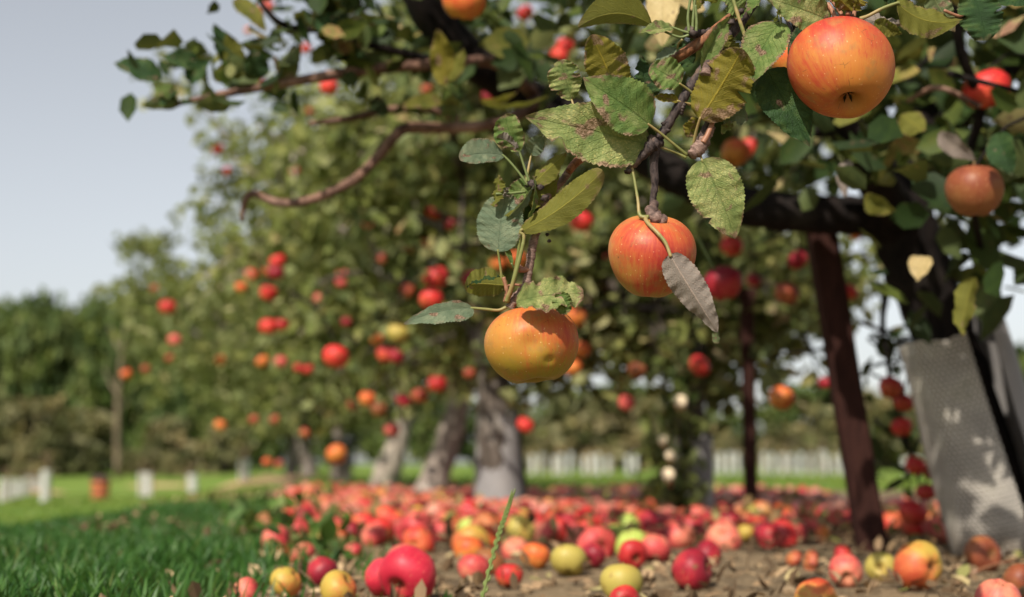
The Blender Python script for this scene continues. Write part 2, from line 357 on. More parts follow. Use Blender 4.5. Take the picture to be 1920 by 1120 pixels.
# ------------------------------------------------------------------ leaf and apple builders
def leaf_mesh(name, B, T, w, roll=0, fold=18, bend=0.06, curl=0.0, wave=0.05, seed=0, asym=1.0, a=0.58, b=0.95, bow=0.0, nl=46, nw=6, serr=0.034, tear=0.0, twist=0.0):
    """one blade as a curved, folded, serrated sheet between base B and tip T (world), w metres wide"""
    r_ = np.random.default_rng(seed + 500)
    B, T = Vector(B), Vector(T); ax = T - B; L = ax.length; ax.normalize()
    mid = (B + T) / 2; view = (Vector((0, 0, CAM_Z)) - mid).normalized()
    nrm0 = (view - ax * view.dot(ax)).normalized(); nrm0 = Quaternion(ax, R(roll)) @ nrm0
    side0 = ax.cross(nrm0).normalized()
    V, UV, Fc = [], [], []
    smax = a / (a + b); pk = smax ** a * (1 - smax) ** b
    ph = r_.random(4) * 6.28; k1 = 1.6 + r_.random() * 1.4
    vs = np.linspace(-1, 1, 2 * nw + 1)
    tears = [(r_.random() * 0.7 + 0.2, r_.choice([-1, 1]), 0.03 + 0.05 * r_.random(), 0.2 + 0.35 * r_.random()) for _ in range(int(tear))]
    for i in range(nl + 1):
        s = i / nl; se = 0.004 + 0.992 * s
        prof = (se ** a * (1 - se) ** b) / pk
        q = Quaternion(ax, R(twist) * (s - 0.5)); nrm = q @ nrm0; side = q @ side0
        cen = B + ax * (L * s) + nrm0 * (L * bend * 4 * s * (1 - s)) + side0 * (L * bow * 4 * s * (1 - s)) - nrm0 * (L * curl * max(0, s - 0.45) ** 2 * 2.2)
        for j, v in enumerate(vs):
            av = abs(v); half = 0.5 * w * prof * (asym if v > 0 else 2 - asym)
            e = 1.0
            if av > 0.99: e += serr * (1 if i % 2 else -0.6) * (0.6 + 0.8 * r_.random())
            for (ts, tsd, tw, td) in tears:
                if v * tsd > 0 and abs(s - ts) < tw: e *= 1 - td * (1 - abs(s - ts) / tw) * av ** 2
            fo = R(fold)
            up = half * av * math.sin(fo) + w * wave * 1.2 * av ** 1.4 * (math.sin(6.283 * k1 * s + ph[0] + (ph[1] if v > 0 else ph[2])) + 0.5 * math.sin(6.283 * 3.1 * k1 * s + ph[3] + v * 2))
            up += w * 0.006 * math.cos(6.283 * (9.5 * s - 2.7 * av ** 0.85)) * min(1, av * 4) * (1 - av * 0.5) * -1
            p = cen + side * (half * v * e * math.cos(fo)) + nrm * up
            V.append(tuple(p)); UV.append((v * 0.5 + 0.5, s))
    m = 2 * nw + 1
    for i in range(nl):
        for j in range(2 * nw):
            Fc.append((i * m + j, i * m + j + 1, (i + 1) * m + j + 1, (i + 1) * m + j))
    me = mesh(name, np.array(V), Fc)
    n0 = me.polygons[len(Fc) // 2].normal
    if n0.dot(nrm0) < 0:
        me.flip_normals()
    uvl = me.uv_layers.new(name='UVMap'); li = np.zeros(len(me.loops), int); me.loops.foreach_get('vertex_index', li)
    uvl.data.foreach_set('uv', np.array(UV)[li].ravel())
    return me
def hero_leaf(parent, mat, B, T, wpx, pet=None, dB=0.0, dT=0.0, petmat=None, pr=1.25, label=None, dpet=0.0, D=D0, **kw):
    b3, t3 = P(*B, D + dB), P(*T, D + dT)
    o = link('leaf', leaf_mesh('leaf', b3, t3, wpx * (D + dB) / F, **kw), parent, HL[mat])
    if label: o['label'] = label
    if pet:
        pts = [b3 + (t3 - b3) * 0.03] + [b3] + [P(x, y, D + dB + (dpet - dB) * (k + 1) / len(pet)) for k, (x, y) in enumerate(pet)]
        pr_m = pr * 0.8e-3
        mb = MB().tube(pts, [pr_m * 0.8, pr_m * 0.85] + [pr_m] * (len(pet) - 1) + [pr_m * 1.25], 7, steps=max(10, 5 * len(pts)), knob=0.05, seed=len(bpy.data.objects))
        s = link('leaf_stalk', mesh('leaf_stalk', np.array(mb.v), mb.f), o, petmat or M_PET)
    return o

APPLE_CACHE = {}
def apple_mesh(nu, nv, kind=0, hero=None):
    key = (nu, nv, kind)
    if hero is None and key in APPLE_CACHE: return APPLE_CACHE[key]
    r_ = np.random.default_rng(40 + kind); V, Fa = [], []
    lob = (0.028 + 0.018 * r_.random()) * (0.35 if hero else 1); ph = r_.random() * 6.28; sq = [0.90, 0.85, 0.93, 0.83][kind % 4]; tp = [0.10, 0.06, 0.13, 0.09][kind % 4]
    asy = (r_.random(3) - 0.5) * 0.10
    for i in range(nv + 1):
        th = math.pi * i / nv; st_, ct = math.sin(th), math.cos(th)
        for k in range(nu):
            p = 2 * math.pi * k / nu
            rho = (st_ ** 0.92 if st_ > 1e-6 else 0) * (1 + tp * ct * st_)
            rho *= 1 + lob * math.cos(5 * p + ph) * (0.35 + 0.65 * max(0, -ct)) + asy[0] * math.cos(p + ph) + asy[1] * math.cos(2 * p)
            z = sq * ct + 0.06 * asy[2] * rho * math.cos(p + 1) * 4
            if ct > 0: z -= 0.40 * math.exp(-(rho / 0.27) ** 2)
            else: z += (0.36 if hero else 0.30) * math.exp(-(rho / 0.24) ** 2) - (0.006 if hero else 0.03) * math.cos(5 * p + ph) * math.exp(-((rho - 0.42) / 0.2) ** 2)
            v = Vector((rho * math.cos(p), rho * math.sin(p), z))
            if hero: v = hero(v)
            V.append(tuple(v))
    for i in range(nv):
        for k in range(nu):
            Fa.append((i * nu + k, (i + 1) * nu + k, (i + 1) * nu + (k + 1) % nu, i * nu + (k + 1) % nu))
    me = mesh('apple', np.array(V), Fa)
    if hero is None: APPLE_CACHE[key] = me
    return me
PART_CACHE = {}
def stem_mesh():
    if 's' not in PART_CACHE:
        mb = MB().tube([(0, 0, 0.40), (0.02, 0.01, 0.62), (0.07, 0.03, 0.86), (0.13, 0.05, 1.02)], [0.035, 0.03, 0.032, 0.05], 6, 8, knob=0.15)
        PART_CACHE['s'] = mesh('stalk', np.array(mb.v), mb.f); PART_CACHE['s'].materials.append(M_STEM)
    return PART_CACHE['s']
def calyx_mesh():
    if 'c' not in PART_CACHE:
        V, Fa = [], []
        for k in range(5):
            a_ = k * 1.2566
            for (rr_, da, z) in ((0.02, 0, -0.56), (0.09, -0.35, -0.60), (0.10, 0.35, -0.60), (0.13, 0.1, -0.72)):
                V.append((rr_ * math.cos(a_ + da), rr_ * math.sin(a_ + da), z))
            b_ = 4 * k; Fa += [(b_, b_ + 1, b_ + 2), (b_ + 1, b_ + 3, b_ + 2)]
        PART_CACHE['c'] = mesh('calyx', np.array(V), Fa, False); PART_CACHE['c'].materials.append(M_CALYX)
    return PART_CACHE['c']
def apple(center, r, mat, axis=(0, 0, 1), spin=0.0, detail=1, kind=0, label=None, group=None, stem=True, calyx=True, hero=None, scale=(1, 1, 1)):
    """top-level apple; its stalk and calyx are parts. axis points from calyx to stalk"""
    nu, nv = [(12, 9), (24, 18), (72, 54)][detail]
    src = apple_mesh(nu, nv, kind, hero)
    m = AM[mat] if isinstance(mat, str) else mat
    key = ('m', src.name, m.name)
    if key not in PART_CACHE:
        me = src.copy(); me.materials.append(m); PART_CACHE[key] = me
    o = bpy.data.objects.new('apple', PART_CACHE[key]); C.objects.link(o)
    q = Vector((0, 0, 1)).rotation_difference(Vector(axis).normalized()) @ Quaternion((0, 0, 1), spin)
    o.rotation_mode = 'QUATERNION'; o.rotation_quaternion = q; o.location = center; o.scale = (r * scale[0], r * scale[1], r * scale[2])
    tag(o, label, 'apple', group)
    if stem:
        s = bpy.data.objects.new('stalk', stem_mesh()); C.objects.link(s); s.parent = o
    if calyx:
        s = bpy.data.objects.new('calyx', calyx_mesh()); C.objects.link(s); s.parent = o
    return o

def leaf_geo(N, pos, size, r_, droop=0.35, simple=False, up=0.45, width=0.62):
    """N small folded leaves at pos -> verts, faces"""
    ax = r_.normal(size=(N, 3)); ax[:, 2] -= droop; ax /= np.linalg.norm(ax, axis=1)[:, None] + 1e-9
    nn = r_.normal(size=(N, 3)); nn[:, 2] += up; nn -= ax * (nn * ax).sum(1)[:, None]; nn /= np.linalg.norm(nn, axis=1)[:, None] + 1e-9
    sd = np.cross(ax, nn); L = np.asarray(size)[:, None]; W = L * (width * (0.8 + 0.4 * r_.random((N, 1)))) * 0.5
    fold = (0.15 + 0.35 * r_.random((N, 1))) * W; cur = (r_.random((N, 1)) - 0.6) * 0.35 * L
    def pt(s, w, h): return pos + ax * L * s + sd * W * w + nn * (fold * h - cur * s * s)
    if simple:
        vs = [pt(0, 0, 0), pt(.45, -1, 1), pt(.45, 0, 0), pt(.45, 1, 1), pt(1, 0, 0)]
        fs = [(0, 2, 1), (0, 3, 2), (1, 2, 4), (2, 3, 4)]
    else:
        vs = [pt(0, 0, 0), pt(.22, -.82, .82), pt(.22, 0, 0), pt(.22, .82, .82), pt(.62, -.86, .86), pt(.62, 0, 0), pt(.62, .86, .86), pt(1, 0, 0)]
        fs = [(0, 2, 1), (0, 3, 2), (1, 2, 5, 4), (2, 3, 6, 5), (4, 5, 7), (5, 6, 7)]
    k = len(vs); V = np.stack(vs, 1).reshape(-1, 3)
    Fa = [tuple(i * k + a_ for a_ in f) for i in range(N) for f in fs]
    return V, Fa, k
def leaf_cloud(name, pos, size, mat, parent, r_, tint, simple=False, kind='stuff', **kw):
    pos = np.asarray(pos, float); N = len(pos)
    V, Fa, k = leaf_geo(N, pos, size, r_, simple=simple, **kw)
    me = mesh(name, V, Fa, smooth=not simple)
    at = me.attributes.new('tint', 'FLOAT', 'POINT'); at.data.foreach_set('value', np.repeat(np.clip(tint, 0, 1), k))
    o = link(name, me, parent, mat)
    if kind: o['kind'] = kind
    return o
LEAF_PROTO = {}
def leaf_parts(pos, size, mat, parent, r_, n):
    """n leaves as objects of their own, sharing eight meshes"""
    if mat.name not in LEAF_PROTO:
        LEAF_PROTO[mat.name] = []
        for k in range(8):
            V, Fa, _ = leaf_geo(1, np.zeros((1, 3)), [1.0], r_); me = mesh('leaf', V, Fa); me.materials.append(mat); LEAF_PROTO[mat.name].append(me)
    for i in range(n):
        o = bpy.data.objects.new('leaf', LEAF_PROTO[mat.name][int(r_.integers(8))]); C.objects.link(o); o.parent = parent
        o.location = Vector(pos[i]) - parent.matrix_world.translation
        o.rotation_euler = ((r_.random() - 0.5) * 1.2, (r_.random() - 0.5) * 1.2, r_.random() * 6.283); o.scale = (size[i],) * 3

# apples that hang in view: (x, y, diameter in photograph px, depth, colour, label, group); leaves in front of them are thinned
HANG = []
def hang(x, y, d, D, col, label=None, group=None): HANG.append((x, y, d, D, col, label, group))
def thin(pos, keep=0.12, r_=rng):
    x, y, D = px_of(pos); k = np.ones(len(pos), bool)
    for h in HANG:
        hit = (np.hypot(x - h[0], y - h[1]) < h[2] * 0.62 + 50 / np.maximum(D, 1)) & (D < h[3] + 0.05)
        k &= ~(hit & (r_.random(len(pos)) > keep))
    return k
# ------------------------------------------------------------------ ground: orchard soil strip and lawn in one sheet
def grass_mask(x, y):
    u = lateral(x, y)
    wob = 0.14 * np.sin(y * 2.3 + np.sin(x * 3)) + 0.08 * np.sin(y * 6.1 + x * 5)
    left = sstep(-0.05, -0.42, u + wob)
    far = sstep(8.2, 9.6, y + 1.2 * wob + 0.3 * np.abs(u) * 0)* sstep(-0.1, 0.6, u)
    return np.clip(np.maximum(left, np.maximum(far, sstep(20, 24, y))), 0, 1)
def axis_grid(lo, hi, n, fine):
    t = np.linspace(-1, 1, n); k = np.sinh(t * fine) / math.sinh(fine)
    return np.where(k < 0, -k * lo, k * hi)
gx = axis_grid(-400, 400, 230, 8.5); gy = axis_grid(-60, 700, 330, 8.0)
gy = np.unique(np.concatenate([gy[gy < 0][::6], np.geomspace(1.0, 700, 250) - 1.0 + 0.2, [-0.0]]))
gy.sort()
X, Y = np.meshgrid(gx, gy); Z = ground_z(X, Y)
nx = len(gx); V = np.stack([X.ravel(), Y.ravel(), Z.ravel()], 1)
Fa = [(j * nx + i, j * nx + i + 1, (j + 1) * nx + i + 1, (j + 1) * nx + i) for j in range(len(gy) - 1) for i in range(nx - 1)]
gm = mesh('ground', V, Fa); at_ = gm.attributes.new('grassy', 'FLOAT', 'POINT'); at_.data.foreach_set('value', grass_mask(X, Y).ravel())
t = NT('orchard_ground'); oc = t.coord()
n1 = t.noise(oc, 9, 5, 0.65); n2 = t.noise(oc, 60, 4, 0.7); n3 = t.noise(oc, 1.7, 3)
soil = t.mix(t.ramp(n1, 0.38, 0.62), (0.085, 0.062, 0.038), (0.20, 0.145, 0.085)); soil = t.mix(t.ramp(n2, 0.45, 0.7), soil, (0.28, 0.21, 0.13))
soil = t.mix(t.math('MULTIPLY', t.ramp(n3, 0.5, 0.7), 0.5), soil, (0.085, 0.075, 0.03))
g1 = t.noise(oc, 0.35, 3); g2 = t.noise(oc, 14, 3)
gr = t.mix(t.ramp(g1, 0.35, 0.65), (0.11, 0.19, 0.028), (0.18, 0.24, 0.045)); gr = t.mix(t.math('MULTIPLY', t.ramp(g2, 0.4, 0.7), 0.5), gr, (0.06, 0.12, 0.016))
col = t.mix(t.ramp(t.math('ADD', t.attr('grassy'), t.math('MULTIPLY', t.math('SUBTRACT', n1, 0.5), 0.6)), 0.35, 0.65), soil, gr)
t.bump(t.math('ADD', n1, t.math('MULTIPLY', n2, 0.5)), 0.9, 0.012)
tag(link('ground', gm, None, t.fin(col, 0.95, 0.15)), kind='structure')

# straw-coloured mulch rings round some young trees on the lawn
M_MULCH = NT('mulch'); M_MULCH = M_MULCH.fin(M_MULCH.mix(M_MULCH.noise(M_MULCH.coord(), 12, 4), (0.30, 0.19, 0.10), (0.52, 0.37, 0.22)), 0.95, 0.1)
def mulch(px, py, rad):
    c, D = at_ground(px, py); V = [(c.x, c.y, float(ground_z(c.x, c.y)) + 0.07)]; Fa = []
    for rr_, zz in ((0.6, 0.05), (1.0, 0.006)):
        for k in range(20):
            a_ = k * math.pi / 10; q = rad * rr_ * (1 + 0.12 * math.sin(3 * a_ + px)); x, y = c.x + q * math.cos(a_), c.y + q * math.sin(a_) * 1.2
            V.append((x, y, float(ground_z(x, y)) + zz))
    Fa += [(0, 1 + k, 1 + (k + 1) % 20) for k in range(20)] + [(1 + k, 21 + k, 21 + (k + 1) % 20, 1 + (k + 1) % 20) for k in range(20)]
    tag(link('mulch_ground', mesh('mulch_ground', np.array(V), Fa), None, M_MULCH), kind='structure')
mulch(300, 912, 0.75); mulch(60, 925, 0.7); mulch(505, 905, 0.55)

# ------------------------------------------------------------------ far wood: single trees beyond the lawn
def far_tree(x, y, h, wr, proto, label, group, stops_mat=M_FOREST):
    z0 = float(ground_z(x, y)); root = empty('forest_tree', (x, y, z0)); tag(root, label, 'tree', group)
    for name, me in proto:
        o = link(name, me, None); o.parent = root
        if name == 'crown': o['kind'] = 'stuff'
    root.scale = (wr, wr, h); root.rotation_euler.z = rng.random() * 6.28
    return root
def proto_tree(seed, mat, bark, n=1500, low=0.12, leaf=0.085):
    r_ = np.random.default_rng(seed); pos = []
    for k in range(34):
        zc = low + (0.93 - low) * r_.random() ** 0.85; rad = 0.42 * (1 - abs((zc - 0.42) / 0.62) ** 2) ** 0.5
        a_ = r_.random() * 6.28; q = rad * (0.45 + 0.55 * r_.random() ** 0.5); c = np.array([q * math.cos(a_), q * math.sin(a_), zc])
        pos.append(c + r_.normal(size=(n // 34, 3)) * np.array([0.085, 0.085, 0.05]))
    pos = np.concatenate(pos); pos[:, 2] = np.clip(pos[:, 2], 0.02, 1.0)
    V, Fa, k = leaf_geo(len(pos), pos, leaf * (0.7 + 0.6 * r_.random(len(pos))), r_, simple=True, width=0.9)
    me = mesh('crown', V, Fa, False); at = me.attributes.new('tint', 'FLOAT', 'POINT')
    cl = np.repeat(r_.random(34), n // 34) * 0.6 + r_.random(len(pos)) * 0.4
    at.data.foreach_set('value', np.repeat(cl, k)); me.materials.append(mat)
    mb = MB().tube([(0, 0, -0.02), (0.01, 0, 0.3), (-0.01, 0.01, 0.6), (0, 0, 0.9)], [0.035, 0.028, 0.018, 0.005], 8, 8)
    for q in range(5):
        a_ = q * 1.3 + seed; mb.tube([(0, 0, 0.25 + q * 0.1), (0.16 * math.cos(a_), 0.16 * math.sin(a_), 0.36 + q * 0.11), (0.28 * math.cos(a_), 0.28 * math.sin(a_), 0.42 + q * 0.11)], [0.014, 0.009, 0.003], 6, 5)
    tr = mesh('trunk', np.array(mb.v), mb.f); tr.materials.append(bark)
    return [('trunk', tr), ('crown', me)]
FT = [proto_tree(s, M_FOREST, M_BARK) for s in (1, 2, 3, 4)]
BR = [proto_tree(s, M_BRUSH, M_BARKROW, 900, 0.03, 0.13) for s in (11, 12, 13)]
def px_x(px, D): return (px - 960) / F * D
lab_f = {'l': 'dark green deciduous tree in the wood beyond the lawn at the left', 'r': 'green tree of the far wood seen through the orchard row'}
for row, (D, n, jit) in enumerate(((66, 17, 1.0), (74, 15, 1.6))):
    for i in range(n):
        px = -160 + i * (620 / (n - 1)) + rng.normal() * 8; top = 578 + 24 * math.sin(i * 1.7 + row) + (18 if row == 0 else -2) - 8 * (px > 200) * 2
        x = px_x(px, D); y = D + rng.normal() * jit; h = (870 - top) / F * D + 0.3
        zl = 'left of the pale bare trunk' if px < 222 else 'right of the pale bare trunk'; zr = 'front' if row == 0 else 'back'
        far_tree(x, y, h, h * (0.42 + 0.16 * rng.random()), FT[int(rng.integers(4))], 'dark green tree in the %s of the left wood, %s' % (zr, zl), 'trees in the %s of the wood %s' % (zr, zl))
for i in range(36):
    D = 70 + rng.normal() * 3; px = 470 + i * 68 + rng.normal() * 14; top = 735 + 30 * math.sin(i * 1.1) - (80 if px > 1780 else 0)
    h = (870 - top) / F * D; far_tree(px_x(px, D), D, h, h * (0.75 + 0.3 * rng.random()), FT[int(rng.integers(4))], lab_f['r'], 'trees of the far wood behind the row')
# brush in front of the wood
for i in [i for i in range(44) if not 11 <= i <= 19]:
    D = 50 + rng.normal() * 4; px = -60 + i * 48 + rng.normal() * 12; top = 795 + 30 * math.sin(i * 2.3) + 38 * rng.normal()
    top = min(top, 838); h = (868 - top) / F * D + 0.3
    o = far_tree(px_x(px, D), D, h, h * (0.9 + 0.5 * rng.random()), BR[i % 3], 'brownish green bush in the belt of brush before the far wood', 'bushes in front of the far wood')
    o.name = 'bush'; o['category'] = 'bush'
    zl = ('left of the pale bare trunk' if px < 215 else 'between the pale bare trunk and the leafy row' if px < 500 else 'seen between the two guarded trunks' if px < 1220 else 'seen left of the thin prop' if px < 1400 else 'seen between the two props' if px < 1610 else 'seen between thick prop and mesh guard' if px < 1770 else 'beyond the right frame edge')
    zc = ('olive', 'brownish green', 'tan')[i % 3]
    o['label'] = zc + ' bush in the brush belt ' + zl; o['group'] = zc + ' brush bushes ' + zl
# the wood runs on past both edges of the view as one mass
r_ = np.random.default_rng(61); az = np.concatenate([R(-100) + R(76) * r_.random(5200), R(31) + R(72) * r_.random(5200)]); dd = 82 + 7 * r_.normal(size=len(az)) * 0.6
hh = (5.2 + 1.5 * np.sin(az * 37) + 1.0 * np.sin(az * 91)) * r_.random(len(az)) ** 0.7
pos = np.stack([dd * np.sin(az), dd * np.cos(az), ground_z(dd * np.sin(az), dd * np.cos(az)) + hh], 1)
tag(leaf_cloud('far_wood', pos, 1.3 * (0.6 + 0.7 * r_.random(len(pos))), M_FOREST, None, r_, r_.random(len(pos)), simple=True, width=0.9), 'far green wood running on beyond the edges of the view', 'wood')
# bare pale tree standing before the wood
b0 = P(222, 872, 44); b0.z = float(ground_z(b0.x, b0.y)); dead = empty('bare_tree', b0); tag(dead, 'tall pale bare tree trunk standing before the dark wood', 'tree')
M_PALE = mat_bark('pale_bark', (0.13, 0.10, 0.065), (0.22, 0.17, 0.12), (0.1, 0.08, 0.055), 8)
MB().tube([b0, P(220, 780, 44), P(226, 690, 44), P(236, 600, 44)], [0.10, 0.09, 0.07, 0.02], 8, 10, 0.06).build('trunk', M_PALE, dead)
mb = MB()
for (x0, y0, x1, y1) in ((222, 740, 195, 690), (224, 700, 255, 640), (228, 660, 205, 610), (221, 770, 250, 735)):
    mb.tube([P(x0, y0, 44), P((x0 + x1) / 2, (y0 + y1) / 2 + 6, 44.2), P(x1, y1, 44.5)], [0.05, 0.035, 0.01], 6, 5)
mb.build('branch', M_PALE, dead)

# ------------------------------------------------------------------ white tree tubes with stakes on the lawn
t = NT('white_plastic'); M_TUBE = t.fin(t.mix(t.noise(t.coord(), 6, 3), (0.50, 0.50, 0.49), (0.66, 0.66, 0.65)), 0.5, 0.4)
leaf_translucent(t, (0.8, 0.8, 0.78), (0.75, 0.78, 0.7), 0.3)
M_STAKE = NT('stake_wood').fin((0.30, 0.22, 0.14), 0.85, 0.2)
M_SAP = NT('sapling_bark').fin((0.16, 0.11, 0.07), 0.8, 0.2)
tb = MB()
for k in range(12):
    for (q, z) in ((1, 0.0), (1.0, 0.35), (1.04, 0.96), (1.1, 1.0), (0.92, 1.0), (0.88, 0.3)):
        a_ = k * math.pi / 6; tb.v.append((q * math.cos(a_), q * math.sin(a_), z))
tb.f = [(k * 6 + i, ((k + 1) % 12) * 6 + i, ((k + 1) % 12) * 6 + i + 1, k * 6 + i + 1) for k in range(12) for i in range(5)]
TUBE = mesh('tube', np.array(tb.v), tb.f); TUBE.materials.append(M_TUBE)
mb = MB().tube([(0.9, 0.9, -0.05), (0.9, 0.9, 1.12)], [0.22, 0.22], 4, 2); STK = mesh('stake', np.array(mb.v), mb.f, False); STK.materials.append(M_STAKE)
mb = MB().tube([(0, 0, 0), (0.15, 0.1, 0.9), (-0.2, 0.2, 1.6)], [0.2, 0.16, 0.06], 5, 6)
mb.tube([(0.1, 0.1, 1.05), (1.1, 0.4, 1.45)], [0.08, 0.03], 4, 2).tube([(0.0, 0.1, 1.2), (-1.2, 0.1, 1.5)], [0.08, 0.03], 4, 2)
SAPL = mesh('sapling', np.array(mb.v), mb.f); SAPL.materials.append(M_SAP)
def tube(px, pbase, ptop, wpx, D, label, group):
    p = P(px, pbase, D); p.z = float(ground_z(p.x, p.y)); root = empty('tree_tube', p); tag(root, label, 'tree guard', group)
    w = wpx / F * D * 0.5; h = (pbase - ptop) / F * D
    for nm, me in (('tube', TUBE), ('stake', STK), ('sapling', SAPL)):
        o = link(nm, me, None); o.parent = root
    root.scale = (w, w, h); root.rotation_euler = ((rng.random() - 0.5) * 0.08, (rng.random() - 0.5) * 0.08, rng.random() * 6)
for i in range(9):
    tube(2 + i * 8.5, 935 - i * 4.0, 892 - i * 1.2 - (i > 5) * 6, 10 + i * 0.2, 21 + i * 0.9, 'white tree tube in the close row at the left edge of the lawn', 'white tubes in the row at the left edge')
tube(84, 945, 880, 17, 19.5, 'white tree tube standing nearest beside the close row of tubes', None)
tube(268, 930, 880, 15, 22.5, 'white tree tube rear one of a pair on a tan mulch patch', None)
tube(279, 938, 884, 18, 21, 'white tree tube front one of a pair on a tan mulch patch', None)
tube(362, 931, 887, 18, 22, 'lone white tree tube between the mulch patch and the leafy row', None)
tube(457, 934, 888, 20, 20.5, 'white tree tube on the lawn nearest the left end of the leafy row', None)
for i, px in enumerate((985, 1003, 1021, 1039, 1056, 1074, 1092, 1108, 1126, 1140, 1178, 1192)):
    tube(px + 3 * rng.normal(), 891 + (i % 3) * 2, 853 + 5 * rng.random(), 9, 27 + (i % 4) * 0.5, 'white tree tube in the row seen between the two grey guarded trunks', 'white tubes between the guarded trunks')
for i, px in enumerate((1338, 1352, 1368, 1384, 1432, 1450, 1468, 1486, 1503, 1522, 1541, 1549, 1563, 1580)):
    tube(px, 889 + (i % 3) * 2 + (10 if px == 1541 else 0), 848 + 7 * rng.random(), 9, 27 + (i % 4) * 0.5, 'white tree tube in the row seen behind the dark props', 'white tubes behind the dark props')
for i, px in enumerate((1700, 1722, 1748)):
    tube(px, 868 + i, 838, 15, 30, 'white tree tube seen between dark prop and mesh-wrapped trunk', 'white tubes between prop and mesh guard')

# orange-red bin with a dark lid on the lawn
p = P(188, 935, 21.5); p.z = float(ground_z(p.x, p.y)); bn = empty('bin', p); tag(bn, 'small orange-red bin with dark lid standing on the lawn', 'bin')
t = NT('bin_paint'); M_BIN = t.fin(t.mix(t.noise(t.coord(), 5, 3), (0.42, 0.10, 0.04), (0.50, 0.16, 0.07)), 0.6, 0.3); M_LID = NT('bin_lid').fin((0.06, 0.035, 0.03), 0.7, 0.3)
h = 48 / F * 21.5; w = 18 / F * 21.5
mb = MB().tube([p, p + Vector((0, 0, h * 0.5)), p + Vector((0, 0, h * 0.8))], [w * 0.82, w * 0.92, w], 14, 6)
mb.build('body', M_BIN, bn)
mb = MB().tube([p + Vector((0, 0, h * 0.80)), p + Vector((0, 0, h * 0.86)), p + Vector((0, 0, h * 0.97)), p + Vector((0, 0, h))], [w * 1.12, w * 1.12, w * 0.8, w * 0.2], 14, 8); mb.build('lid', M_LID, bn)
mb = MB()
for z in (0.25, 0.55): mb.tube([p + Vector((0, 0, h * z - 0.012)), p + Vector((0, 0, h * z + 0.012))], [w * 0.97, w * 0.97], 14, 2)
mb.build('hoop', M_LID, bn)

# ------------------------------------------------------------------ apples hanging in view (photograph px: x, y, diameter; depth)
g1 = 'red apples hanging in the far left of the row'
l1 = 'small blurred red apple in the far left crowns of the row'
hang(408, 280, 27, 6.8, 'red', 'upper of two small red apples against sky at the left crown edge')
hang(424, 322, 25, 6.8, 'red', 'lower of two small red apples against sky at the left crown edge')
hang(485, 148, 27, 5.2, 'bright', 'small bright red apple just above the dark end of the left branch')
hang(500, 14, 32, 4.6, 'pink', 'pinkish apple cut by the top edge among upper left leaves')
hang(466, 58, 19, 6.8, 'orange', 'tiny orange apple between leaves at the upper left')
hang(574, 92, 27, 5.8, 'red', 'red apple above the dark left branch beside curled leaves')
hang(616, 163, 37, 4.2, 'bright', 'bright red apple hanging just under the dark left branch')
hang(722, 112, 32, 4.6, 'red', 'red apple touching the sunlit left branch from above')
hang(580, 210, 22, 6, 'dull', 'dark red apple above the short bare brown branch end')
hang(800, 168, 28, 4.4, 'dull', 'dark red apple under the pale hanging leaf at upper centre')
hang(918, 181, 31, 4.1, 'crimson', 'crimson apple beside the thick dark limb at upper centre')
hang(1060, 86, 36, 4.0, 'bright', 'upper of two touching red apples left of the speckled leaves')
hang(1049, 106, 38, 3.95, 'bright', 'lower of two touching red apples left of the speckled leaves')
hang(985, 25, 34, 4.0, 'red', 'red apple near the top edge left of the arched leaf')
hang(868, 2, 88, 2.05, 'orange', 'large orange-yellow apple cut by the top edge above the dark limb')
hang(520, 491, 35, 5.4, 'bright', 'upper red apple of the five-apple cluster at the left of the row')
hang(516, 512, 34, 5.35, 'crimson', 'deep red apple under the topmost of the left five-apple cluster')
hang(472, 516, 30, 5.5, 'red', 'pale red left apple of the left five-apple cluster')
hang(452, 539, 29, 5.5, 'orange', 'orange apple at the lower left of the left five-apple cluster')
hang(503, 550, 35, 5.2, 'bright', 'lowest red apple of the left five-apple cluster')
hang(495, 512, 24, 5.6, 'orange', 'orange apple in the middle of the left five-apple cluster')
hang(503, 613, 36, 5.0, 'bright', 'left one of two joined red apples below the left five-apple cluster')
hang(527, 609, 34, 5.1, 'red', 'right one of two joined red apples below the left five-apple cluster')
hang(492, 678, 30, 5.8, 'orange', 'orange apple left of a pinkish one in the left of the row')
hang(527, 679, 30, 5.8, 'pink', 'pinkish apple right of an orange one in the left of the row')
hang(413, 676, 26, 6.8, 'orange', l1, g1); hang(413, 798, 27, 6.8, 'orange', 'orange apple lowest and alone in the far left crowns')
hang(315, 576, 34, 6.2, 'red', 'bright red apple leftmost high in the row above the dark wood'); hang(290, 541, 20, 9, 'dull', l1, g1); hang(327, 638, 30, 7.5, 'pink', l1, g1)
hang(237, 702, 26, 9.5, 'orange', 'dull orange apple furthest left beside the bare pale trunk'); hang(273, 692, 22, 9.5, 'dull', l1, g1); hang(318, 672, 20, 9.5, 'dull', l1, g1)
hang(629, 669, 56, 3.6, 'bright', 'largest bright red apple in the row, alone left of centre')
l2 = 'blurred reddish apple half hidden in the leaves of the row'; g2 = 'apples half hidden in the middle of the row'
